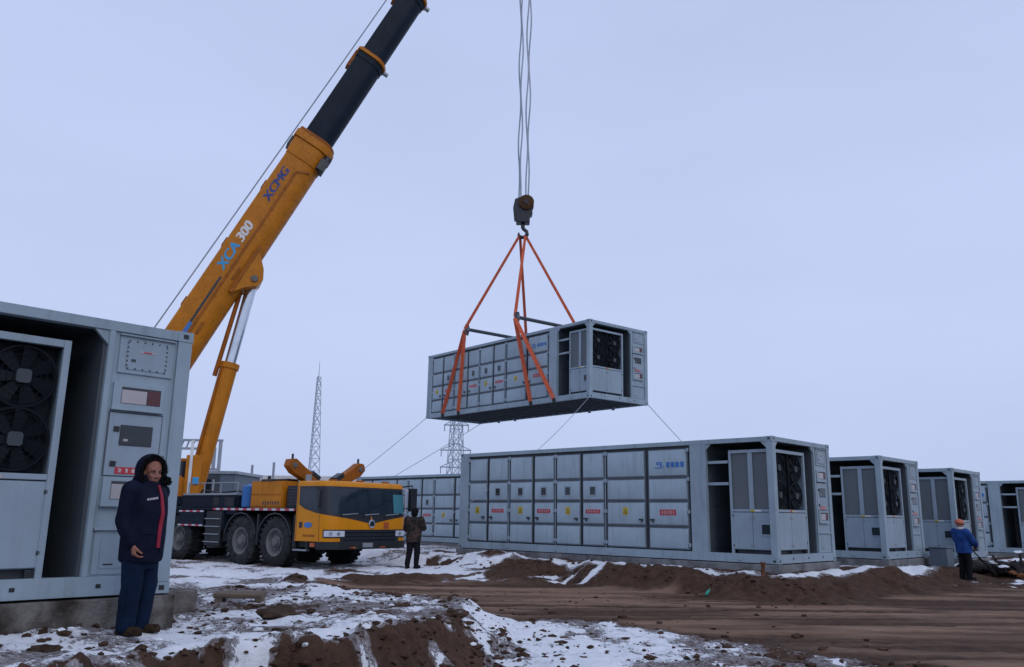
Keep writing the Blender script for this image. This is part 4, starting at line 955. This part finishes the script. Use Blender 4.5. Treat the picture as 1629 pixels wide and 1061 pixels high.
# scrap heap
m = MB(); hx, hy = 15.2, 26.1
for i in range(16):
    a = random.uniform(-1.25, 1.7); b = random.uniform(-.5, .5); r = random.uniform(.16, .36); rock_into(m, (a, b, r * .6 + .05), (r * 1.3, r, r), M['tarp'], 2)
for i in range(8): p = Vector((random.uniform(-1, 1.3), -.5, .2)); m.beam(p, p + Vector((random.uniform(-.7, .7), random.uniform(-.2, .2), random.uniform(.1, .5))), .06, .05, M['tarp'])
t = m.build('scrap_heap'); drop(t, hx, hy); tag(t, 'low dark heap of scrap with rusty chunks and snow at the right edge', 'scrap heap')
for p in ((-.35, -.72, .12), (.35, -.75, .16), (.52, -.7, .2), (.8, -.72, .08), (-.1, -.74, .06), (.45, -.78, .05)): m = MB(); rock_into(m, p, (.15, .12, .12), M['brick'], 1); m.build('rusty_chunk', t)
for p in ((-.75, -.45, .40), (-.55, -.55, .30), (.3, 0, .70), (1.25, -.5, .36)): m = MB(); rock_into(m, p, (.16, .12, .07), M['snowlump'], 2); m.build('snow_cap', t)

# ------------------------------------------------------------------ people (local frame: y forward, x to the person's right, z up)
def remesh(mb, name, voxel, smooth=4, fold=0, fscale=7, stretch=(1, 1, .45), fac=.5, mat=None, seed=0):
    me = mb.mesh(name + '_raw'); o = bpy.data.objects.new('tmp', me); COL.objects.link(o)
    r = o.modifiers.new('r', 'REMESH'); r.mode = 'VOXEL'; r.voxel_size = voxel
    s = o.modifiers.new('s', 'SMOOTH'); s.iterations = smooth; s.factor = fac
    bpy.context.view_layer.update()
    out = bpy.data.meshes.new_from_object(o.evaluated_get(bpy.context.evaluated_depsgraph_get()))
    bpy.data.objects.remove(o); bpy.data.meshes.remove(me); out.name = name
    if fold:
        nr = [v.normal.copy() for v in out.vertices]; off = Vector((seed * 3.1, seed * 1.7, 0))
        for v, n in zip(out.vertices, nr):
            p = Vector((v.co.x * stretch[0], v.co.y * stretch[1], v.co.z * stretch[2])) * fscale
            q = noise.noise(p + off) ; w = 1 - abs(noise.noise(p * 1.7 + off + Vector((9, 2, 4)))) * 2
            v.co += n * fold * (q * 1.1 + w * .6)
    out.materials.clear()
    if mat: out.materials.append(mat)
    for p in out.polygons: p.use_smooth = True
    return out
def limb(mb, pts, rs, m, seg=14):
    """tapered limb through joints: balls at the joints, cones between"""
    for p, r in zip(pts, rs): mb.ball(p, r, m, None, seg)
    for (p, q), (r, s_) in zip(zip(pts, pts[1:]), zip(rs, rs[1:])):
        mb.lathe([(0, r), ((Vector(q) - Vector(p)).length, s_)], p, Vector(q) - Vector(p), m, seg)
def oval_loft(mb, secs, m, n=24, pw=2.4):
    """secs: z, half width x, half depth y, centre x, centre y"""
    R = []
    for z, a, b, cx, cy in secs:
        r = []
        for k in range(n):
            t = 2 * PI * k / n; c, s_ = math.cos(t), math.sin(t)
            r.append((cx + a * math.copysign(abs(c) ** (2 / pw), c), cy + b * math.copysign(abs(s_) ** (2 / pw), s_), z))
        R.append(r)
    mb.loft(R, m)
def hand(mb, wrist, d, palm_n, m, curl=.5, s=1.0, side_=1):
    """palm and five curled fingers; d along the hand, palm_n out of the palm"""
    wrist, d, pn = Vector(wrist), Vector(d).normalized(), Vector(palm_n).normalized(); pn = (pn - d * pn.dot(d)).normalized(); a = d.cross(pn) * side_
    k = wrist + d * .085 * s
    for t in (-.028, -.01, .01, .028): limb(mb, [wrist + a * t * .6 * s + d * .01, k + a * t * s], [.016 * s, .0135 * s], m, 8)
    for i, (t, ln) in enumerate(((.034, .072), (.012, .082), (-.011, .076), (-.033, .06))):
        p = k + a * t * s; pts = [p]; dd = d.copy()
        for j, f in enumerate((.45, .32, .25)):
            ang = curl * (.75, 1.0, .8)[j] * (1 + .08 * i); dd = (dd * math.cos(ang) + pn * math.sin(ang)).normalized(); p = p + dd * ln * f * s; pts.append(p)
            pp = (pn - dd * pn.dot(dd)); pn2 = pp.normalized() if pp.length > .2 else pn; 
        limb(mb, pts, [.0105 * s, .0098 * s, .009 * s, .0078 * s], m, 8)
    b = wrist + d * .028 * s + a * .032 * s; td = (d * .75 + a * .5 + pn * .45).normalized(); p1 = b + td * .036 * s; p2 = p1 + (d * .8 + pn * .6).normalized() * .03 * s
    limb(mb, [b - a * .012 * s, p1, p2, p2 + (d * .5 + pn * .85).normalized() * .02 * s], [.0155 * s, .0125 * s, .0105 * s, .009 * s], m, 8)
def head_into(mb, c, R, m):
    """a head with brow, eye sockets, nose, mouth, chin and ears; c = centre at eye height, R = rotation, +y is the face"""
    def P(x, y, z): return Vector(c) + R @ Vector((x, y, z))
    mb.ball(P(0, -.015, .035), (.078, .098, .092), m, R, 24); mb.ball(P(0, .012, -.045), (.062, .078, .078), m, R, 20)
    mb.ball(P(0, .052, -.098), (.030, .026, .022), m, R, 12)                                                # chin
    for s_ in (-1, 1):
        mb.ball(P(s_ * .038, .060, -.030), (.024, .022, .022), m, R, 12)                                   # cheekbone
        mb.ball(P(s_ * .032, .078, .020), (.026, .014, .010), m, R, 12)                                    # brow
        mb.ball(P(s_ * .078, -.012, -.012), (.010, .020, .032), m, R, 12)                                  # ear
        mb.ball(P(s_ * .013, .098, -.042), (.011, .011, .009), m, R, 10)                                   # nostril
    limb(mb, [P(0, .082, .012), P(0, .106, -.034)], [.011, .014], m, 10)                                   # nose
    mb.ball(P(0, .076, -.072), (.026, .014, .008), m, R, 12); mb.ball(P(0, .074, -.084), (.023, .014, .009), m, R, 12)
def face_parts(root, c, R):
    def P(x, y, z): return Vector(c) + R @ Vector((x, y, z))
    for s_ in (-1, 1):
        e = MB(); e.ball(P(s_ * .031, .073, .002), (.012, .008, .0045), M['eye_white'], R, 12); e.ball(P(s_ * .031, .0795, .002), (.0055, .004, .0055), M['hair'], R, 10); e.build('eye', root)
        e = MB(); limb(e, [P(s_ * .014, .091, .022), P(s_ * .034, .092, .027), P(s_ * .052, .080, .020)], [.0035, .0045, .003], M['hair'], 8); e.build('eyebrow', root)
    e = MB(); limb(e, [P(-.022, .083, -.078), P(0, .091, -.077), P(.022, .083, -.078)], [.003, .0042, .003], M['lip'], 8); e.build('mouth', root)
def skinned(name, label, x, y, z, heading, mb, voxel=.009):
    me = remesh(mb, name, voxel, 3, 0, mat=M['skin']); o = bpy.data.objects.new(name, me); COL.objects.link(o)
    o.location = (x, y, z); o.rotation_euler = (0, 0, heading); tag(o, label, 'person'); return o
def wear(name, root, mb, mat, voxel=.013, smooth=4, fold=.008, fscale=7, seed=0, stretch=(1, 1, .45)):
    me = remesh(mb, name, voxel, smooth, fold, fscale, stretch, .5, mat, seed); o = bpy.data.objects.new(name, me); COL.objects.link(o); o.parent = root; return o
def body_core(mb, J, m):
    """trunk, arms, legs under the clothes; J is a dict of joints"""
    oval_loft(mb, [(J['hip'].z - .10, .13, .09, J['hip'].x, J['hip'].y), (J['hip'].z + .05, .15, .10, J['hip'].x, J['hip'].y), (J['chest'].z - .1, .14, .095, J['chest'].x, J['chest'].y), (J['chest'].z + .08, .16, .10, J['chest'].x, J['chest'].y), (J['neck'].z - .03, .08, .06, J['neck'].x, J['neck'].y)], m)
    limb(mb, [J['neck'] - Vector((0, 0, .08)), J['neck'], J['head'] - Vector((0, 0, .05))], [.06, .054, .052], m)
    for s_ in 'rl':
        limb(mb, [J['sh' + s_], J['el' + s_], J['wr' + s_]], [.055, .04, .028], m); limb(mb, [J['hp' + s_], J['kn' + s_], J['an' + s_]], [.085, .055, .04], m)
        a = J['an' + s_]; t = J['toe' + s_]; limb(mb, [a + Vector((0, -.02, -.04)), a.lerp(t, .38) + Vector((0, 0, -.035))], [.034, .018], m, 10)
V = Vector
def sleeve(mb, J, s_, r, m): limb(mb, [J['sh' + s_], J['sh' + s_].lerp(J['el' + s_], .5), J['el' + s_], J['el' + s_].lerp(J['wr' + s_], .5), J['wr' + s_]], r, m, 16)
def boots(root, J, mat, sz=1.0):
    for s_ in 'rl':
        mb = MB(); a, t = J['an' + s_], J['toe' + s_]; d = (t - a); d.z = 0; d.normalize()
        limb(mb, [a + V((0, 0, .10)), a, a + V((0, 0, -.03))], [.062 * sz, .06 * sz, .056 * sz], mat, 12)
        base = V((a.x, a.y, .035)); limb(mb, [base - d * .045, base + d * .07, base + d * .165], [.048 * sz, .047 * sz, .043 * sz], mat, 12)
        n = V((-d.y, d.x, 0)); q = [base - d * .09 + n * .035, base - d * .09 - n * .035, base + d * .10 - n * .052, base + d * .20 - n * .03, base + d * .20 + n * .03, base + d * .10 + n * .052]
        mb.prism([V((p.x, p.y, .0)) for p in q], (0, 0, .035), mat)
        wear('boot', root, mb, mat, .01, 2, .003, 14)

# --- the man in the navy parka
mx, my = -3.60, 8.42; mz = gz(mx, my) - .005
J = dict(hip=V((0, 0, .86)), chest=V((0, .0, 1.22)), neck=V((0, .01, 1.40)), head=V((0, .045, 1.525)),
         shr=V((.195, -.01, 1.335)), elr=V((.225, -.05, 1.06)), wrr=V((.215, .045, .86)), shl=V((-.195, -.01, 1.335)), ell=V((-.215, -.09, 1.06)), wrl=V((-.16, -.03, .86)),
         hpr=V((.095, 0, .82)), knr=V((.10, .02, .46)), anr=V((.095, -.02, .10)), hpl=V((-.095, 0, .82)), knl=V((-.10, .03, .46)), anl=V((-.11, -.01, .10)), toer=V((.12, .16, .045)), toel=V((-.15, .16, .045)))
HR = Matrix.Rotation(-.50, 3, 'Z') @ Matrix.Rotation(-.10, 3, 'X')
b = MB(); body_core(b, J, M['skin']); head_into(b, J['head'], HR, M['skin'])
hand(b, J['wrr'] + V((-.005, .015, -.02)), (-.05, .18, -1), (-.8, .5, .1), M['skin'], 1.0, 1.15, 1); hand(b, J['wrl'] + V((.005, .015, -.02)), (.05, .25, -1), (.9, .35, .1), M['skin'], .6, 1.05, -1)
man = skinned('person', 'man in navy hooded parka with red front strip, standing in the foreground', mx, my, mz, math.atan2(-.24, .97) - PI / 2, b, .0075)
face_parts(man, J['head'], HR)
p = MB(); pk = M['parka']
oval_loft(p, [(.665, .195, .16, 0, .01), (.70, .207, .172, 0, .01), (.85, .212, .178, 0, .01), (1.0, .210, .174, 0, .012), (1.15, .217, .176, 0, .01), (1.27, .222, .165, 0, .0), (1.35, .20, .145, 0, -.005), (1.40, .135, .12, 0, .0), (1.44, .105, .105, 0, .01)], pk, 32)
for s_ in 'rl': sleeve(p, J, s_, [.100, .092, .082, .076, .060], pk)
parka = wear('parka', man, p, pk, .013, 4, .010, 7, 1)
p = MB()
oval_loft(p, [(.60, .165, .125, 0, 0), (.75, .175, .135, 0, 0), (.92, .175, .135, 0, 0)], M['jeans'])
for s_ in 'rl': limb(p, [J['hp' + s_], J['hp' + s_].lerp(J['kn' + s_], .5), J['kn' + s_], J['kn' + s_].lerp(J['an' + s_], .55), J['an' + s_] + V((0, 0, -.02))], [.110, .105, .094, .088, .082], M['jeans'], 16)
wear('trousers', man, p, M['jeans'], .012, 4, .009, 7, 2, (1, 1, .8))
boots(man, J, M['boot'])
# hood: a thick shell round the head, open at the face
hc = J['head'] + V((0, -.03, .02)); hm = MB(); rings = []
def hoodpt(t, q, r):
    """t: 0 at the back pole .. opening; q around"""
    e = V((math.cos(q) * math.sin(t), -math.cos(t), math.sin(q) * math.sin(t)))
    return hc + HR @ V((e.x * .135, e.y * .145, e.z * .155 + (-.03 if e.z < -.3 else 0))) * r
for t in np.linspace(.05, 2.05, 14): rings.append([hoodpt(t, q, 1.05) for q in np.linspace(0, 2 * PI, 28, endpoint=False)])
for t in np.linspace(2.05, .05, 14): rings.append([hoodpt(t, q, .90) for q in np.linspace(0, 2 * PI, 28, endpoint=False)])
hm.loft(rings, pk)
limb(hm, [V((0, -.06, 1.36)), V((0, -.04, 1.42))], [.13, .12], pk)
hood = wear('hood', man, hm, pk, .011, 3, .006, 10, 4)
fm = MB(); ro = random.Random(3)
for q in np.linspace(0, 2 * PI, 150, endpoint=False):
    for k in range(3):
        c0 = hoodpt(2.02 + ro.uniform(-.08, .08), q + ro.uniform(-.03, .03), 1.0 + ro.uniform(-.06, .06)); d = V((ro.uniform(-1, 1), ro.uniform(.1, 1.0), ro.uniform(-1, 1))).normalized() + (c0 - hc).normalized() * .7
        fm.tube([c0 - d * .01, c0 + d * ro.uniform(.010, .022)], [.007, .0015], M['fur'], 4)
fm.torus(hc + HR @ V((0, .062, 0)), HR @ V((0, 1, 0)), .116, .015, M['fur'], 28, 8)
fm.build('fur_trim', hood)
fm = MB(); f0 = hc + HR @ V((-.115, .06, -.075))
for k in range(90): c0 = f0 + V((ro.uniform(-.075, .015), ro.uniform(-.015, .035), ro.uniform(-.05, .02))); d = V((ro.uniform(-1, .4), ro.uniform(-.3, .7), ro.uniform(-.8, .5))).normalized(); fm.tube([c0, c0 + d * .028], [.013, .003], M['fur'], 4)
fm.build('ear_flap', hood)
# things sewn on the parka, laid onto its surface
bt = BVHTree.FromPolygons([v.co for v in parka.data.vertices], [tuple(q.vertices) for q in parka.data.polygons])
def patch(name, root, bt, fpts, m, off=.004):
    """grid of (angle, z) samples dropped onto the garment"""
    mb = MB(); rings = []
    for row in fpts:
        a, bb = [], []
        for ang, z in row:
            d = V((math.sin(ang), math.cos(ang), 0)); h = bt.ray_cast(V((0, .01, z)) + d * .6, -d)
            pt = h[0] if h[0] else d * .19 + V((0, 0, z)); a.append(pt + d * off); bb.append(pt - d * .01)
        rings.append(a + bb[::-1])
    mb.loft(rings, m, True, True); return mb.build(name, root)
patch('zip_lining', parka, bt, [[(-.12 + .05 * math.sin(z * 9), z), (-.02 + .05 * math.sin(z * 9), z), (.11 + .05 * math.sin(z * 9), z)] for z in np.linspace(.80, 1.40, 24)], M['lining'], .010)
patch('front_flap', parka, bt, [[(-.32, z), (-.22, z), (-.13 + .05 * math.sin(z * 9), z)] for z in np.linspace(.76, 1.38, 24)], pk, .012)
for a0, a1 in ((.30, .42), (.44, .5), (.53, .68), (.71, .8), (.82, .92)):
    patch('chest_print', parka, bt, [[(a, 1.275 - .03 * a), (a, 1.295 - .03 * a)] for a in np.linspace(a0, a1, 5)], M['winwhite'], .006)
patch('pocket_flap', parka, bt, [[(a, .93), (a, .95), (a, .985)] for a in np.linspace(.45, 1.0, 8)], pk, .010)

# --- the man in camouflage by the crane, back to us, holding the tag line
cx_, cy_ = -2.66, 23.9; cz = gz(cx_, cy_)
J2 = dict(hip=V((0, 0, .86)), chest=V((0, .02, 1.2)), neck=V((0, .03, 1.38)), head=V((-.01, .06, 1.49)), shr=V((.2, 0, 1.31)), elr=V((.28, .04, 1.08)), wrr=V((.10, .24, 1.08)), shl=V((-.2, 0, 1.31)), ell=V((-.27, .05, 1.05)), wrl=V((-.02, .26, 1.08)),
          hpr=V((.09, 0, .82)), knr=V((.10, .05, .46)), anr=V((.10, .0, .10)), hpl=V((-.09, 0, .82)), knl=V((-.10, -.02, .46)), anl=V((-.10, -.14, .10)), toer=V((.12, .16, .045)), toel=V((-.14, .04, .045)))
b = MB(); body_core(b, J2, M['skin']); R2 = Matrix.Rotation(-.35, 3, 'X'); head_into(b, J2['head'], Matrix.Rotation(.25, 3, 'X'), M['skin'])
hand(b, J2['wrr'] + V((-.03, .02, 0)), (-1, .35, .05), (-.2, .2, -1), M['skin'], .9, 1.0, 1); hand(b, J2['wrl'] + V((.0, .02, 0)), (.9, .5, .05), (.2, .2, -1), M['skin'], .9, 1.0, -1)
soldier = skinned('person', 'man in brown camouflage jacket and dark cap beside the crane cab', cx_, cy_, cz, math.atan2(8, 5.2) - PI / 2 + .25, b, .011)
face_parts(soldier, J2['head'], Matrix.Rotation(.25, 3, 'X'))
p = MB(); oval_loft(p, [(.70, .21, .16, 0, 0), (.85, .21, .165, 0, 0), (1.05, .21, .165, 0, .01), (1.2, .23, .165, 0, .01), (1.31, .2, .14, 0, .0), (1.38, .12, .11, 0, .02)], M['camo'])
for s_ in 'rl': sleeve(p, J2, s_, [.10, .092, .08, .074, .058], M['camo'])
wear('camouflage_jacket', soldier, p, M['camo'], .015, 4, .009, 7, 6)
p = MB(); oval_loft(p, [(.66, .16, .12, 0, 0), (.85, .17, .13, 0, 0)], M['dark_cloth'])
for s_ in 'rl': limb(p, [J2['hp' + s_], J2['kn' + s_], J2['an' + s_]], [.108, .085, .07], M['dark_cloth'])
wear('trousers', soldier, p, M['dark_cloth'], .014, 4, .007, 7, 7); boots(soldier, J2, M['dark_cloth'])
p = MB(); h = J2['head']; p.ball(h + V((0, -.02, .06)), (.105, .125, .095), M['fur'], None, 18); p.ball(h + V((0, -.05, -.02)), (.098, .085, .10), M['fur'], None, 16); p.ball(h + V((0, .1, .075)), (.07, .06, .012), M['fur'], None, 14)
wear('winter_cap', soldier, p, M['fur'], .011, 2, .005, 20, 8)

# --- the worker in the orange helmet, working the heap with a shovel
wx, wy = 12.6, 23.8; wz = gz(wx, wy)
J3 = dict(hip=V((0, 0, .86)), chest=V((0, -.02, 1.18)), neck=V((0, -.05, 1.36)), head=V((0, -.03, 1.475)), shr=V((.2, -.05, 1.29)), elr=V((.27, .12, 1.04)), wrr=V((.12, .33, .92)), shl=V((-.2, -.05, 1.29)), ell=V((-.26, .08, 1.03)), wrl=V((-.05, .24, .90)),
          hpr=V((.09, .02, .82)), knr=V((.10, .06, .46)), anr=V((.10, .03, .10)), hpl=V((-.09, .02, .82)), knl=V((-.10, .04, .46)), anl=V((-.11, .0, .10)), toer=V((.12, .2, .045)), toel=V((-.14, .17, .045)))
b = MB(); body_core(b, J3, M['skin']); R3 = Matrix.Rotation(-.15, 3, 'X'); head_into(b, J3['head'], R3, M['skin'])
hand(b, J3['wrr'] + V((-.02, .02, -.01)), (-.5, .6, -.4), (-.6, -.2, -.7), M['skin'], .9, 1.0, 1); hand(b, J3['wrl'] + V((.02, .0, -.02)), (.6, .5, -.4), (.5, -.3, -.7), M['skin'], .9, 1.0, -1)
worker = skinned('person', 'worker in blue jacket and orange helmet holding a shovel', wx, wy, wz, math.atan2(.30, .95) - PI / 2, b, .011)
face_parts(worker, J3['head'], R3)
p = MB(); oval_loft(p, [(.72, .21, .17, 0, .03), (.86, .215, .18, 0, .03), (1.03, .215, .175, 0, .01), (1.18, .23, .17, 0, -.02), (1.29, .2, .14, 0, -.05), (1.36, .11, .105, 0, -.05)], M['blue_cloth'])
for s_ in 'rl': sleeve(p, J3, s_, [.102, .095, .085, .076, .058], M['blue_cloth'])
wear('work_jacket', worker, p, M['blue_cloth'], .015, 4, .010, 7, 9)
p = MB(); oval_loft(p, [(.68, .16, .12, 0, .01), (.86, .17, .13, 0, .01)], M['dark_cloth'])
for s_ in 'rl': limb(p, [J3['hp' + s_], J3['kn' + s_], J3['an' + s_]], [.11, .09, .075], M['dark_cloth'])
wear('trousers', worker, p, M['dark_cloth'], .014, 4, .007, 7, 10); boots(worker, J3, M['dark_cloth'])
hm = MB(); h = J3['head'] + V((0, -.015, .045)); hm.loft([[h + R3 @ V((math.cos(q) * a, math.sin(q) * a * 1.18, z)) for q in np.linspace(0, 2 * PI, 24, endpoint=False)] for z, a in ((0, .122), (.0, .108), (.04, .106), (.08, .092), (.11, .06), (.12, .02))], M['helmet']); hm.ball(h + R3 @ V((0, .12, .0)), (.08, .06, .01), M['helmet'], R3, 12); hm.build('helmet', worker)
hm = MB(); oval_loft(hm, [(1.36, .10, .10, 0, -.045), (1.40, .09, .095, 0, -.04), (1.43, .088, .09, 0, -.035)], M['winwhite']); wear('scarf', worker, hm, M['winwhite'], .011, 2, .004, 12, 11)
bpy.context.view_layer.update()
q0 = worker.matrix_world @ V((-.10, .22, .99)); q1 = worker.matrix_world @ V((.10, .78, .30))
m = MB(); m.tube([q0, q1], .018, M['dark_cloth'], 8); e = q1; d = (q1 - q0).normalized(); n = d.cross(V((0, 0, 1))).normalized()
m.prism([e - n * .10, e + n * .10, e + n * .11 + d * .16, e + d * .26, e - n * .11 + d * .16], tuple(d.cross(n) * .012), M['chassis']); m.tube([q0 - n * .05, q0 + n * .05], .018, M['dark_cloth'], 8)
tag(m.build('shovel'), 'dark shovel held by the worker in the orange helmet', 'shovel')

# ------------------------------------------------------------------ light: overcast daylight
SUN_EL, SUN_AZ = math.radians(38), math.radians(148)
w = bpy.data.worlds.new('World'); S.world = w; w.use_nodes = True; nt = w.node_tree
bg = nt.nodes['Background']; out = nt.nodes['World Output']
sky = N(nt, 'ShaderNodeTexSky', sky_type='NISHITA'); sky.sun_disc = False; sky.sun_elevation = SUN_EL; sky.sun_rotation = SUN_AZ; sky.air_density = 1.2; sky.dust_density = 3
nt.links.new(sky.outputs[0], bg.inputs[0]); bg.inputs[1].default_value = .05
# the cloud sheet: lavender grey, a little paler toward the horizon
tc = N(nt, 'ShaderNodeTexCoord'); sx = N(nt, 'ShaderNodeSeparateXYZ'); nt.links.new(tc.outputs['Generated'], sx.inputs[0])
rp = N(nt, 'ShaderNodeValToRGB'); nt.links.new(sx.outputs[2], rp.inputs[0])
e = rp.color_ramp.elements; e[0].position = 0; e[0].color = (.55, .65, .945, 1); e[1].position = .75; e[1].color = (.555, .66, .965, 1)
x = e.new(.22); x.color = (.585, .685, .975, 1)
cl = N(nt, 'ShaderNodeTexNoise'); cl.inputs['Scale'].default_value = 1.6; cl.inputs['Detail'].default_value = 5
mp = N(nt, 'ShaderNodeMapping'); mp.inputs['Scale'].default_value = (1, 1, 3); nt.links.new(tc.outputs['Generated'], mp.inputs[0]); nt.links.new(mp.outputs[0], cl.inputs['Vector'])
mr = N(nt, 'ShaderNodeMapRange'); mr.inputs[1].default_value = .25; mr.inputs[2].default_value = .75; mr.inputs[3].default_value = .93; mr.inputs[4].default_value = 1.06; nt.links.new(cl.outputs[0], mr.inputs[0])
bg2 = N(nt, 'ShaderNodeBackground'); nt.links.new(rp.outputs[0], bg2.inputs[0]); nt.links.new(mr.outputs[0], bg2.inputs[1])
ms = N(nt, 'ShaderNodeMixShader'); ms.inputs[0].default_value = .88; nt.links.new(bg.outputs[0], ms.inputs[1]); nt.links.new(bg2.outputs[0], ms.inputs[2]); nt.links.new(ms.outputs[0], out.inputs[0])
sd = bpy.data.lights.new('sun', 'SUN'); sd.energy = .5; sd.angle = math.radians(30); sd.color = (1, .96, .92)
so = bpy.data.objects.new('sun', sd); COL.objects.link(so)
dv_ = Vector((math.sin(SUN_AZ) * math.cos(SUN_EL), math.cos(SUN_AZ) * math.cos(SUN_EL), math.sin(SUN_EL)))
so.rotation_euler = dv_.to_track_quat('Z', 'Y').to_euler(); so.location = dv_ * 60
S.view_settings.view_transform = 'Standard'; S.view_settings.look = 'None'; S.view_settings.exposure = 0; S.view_settings.gamma = 1
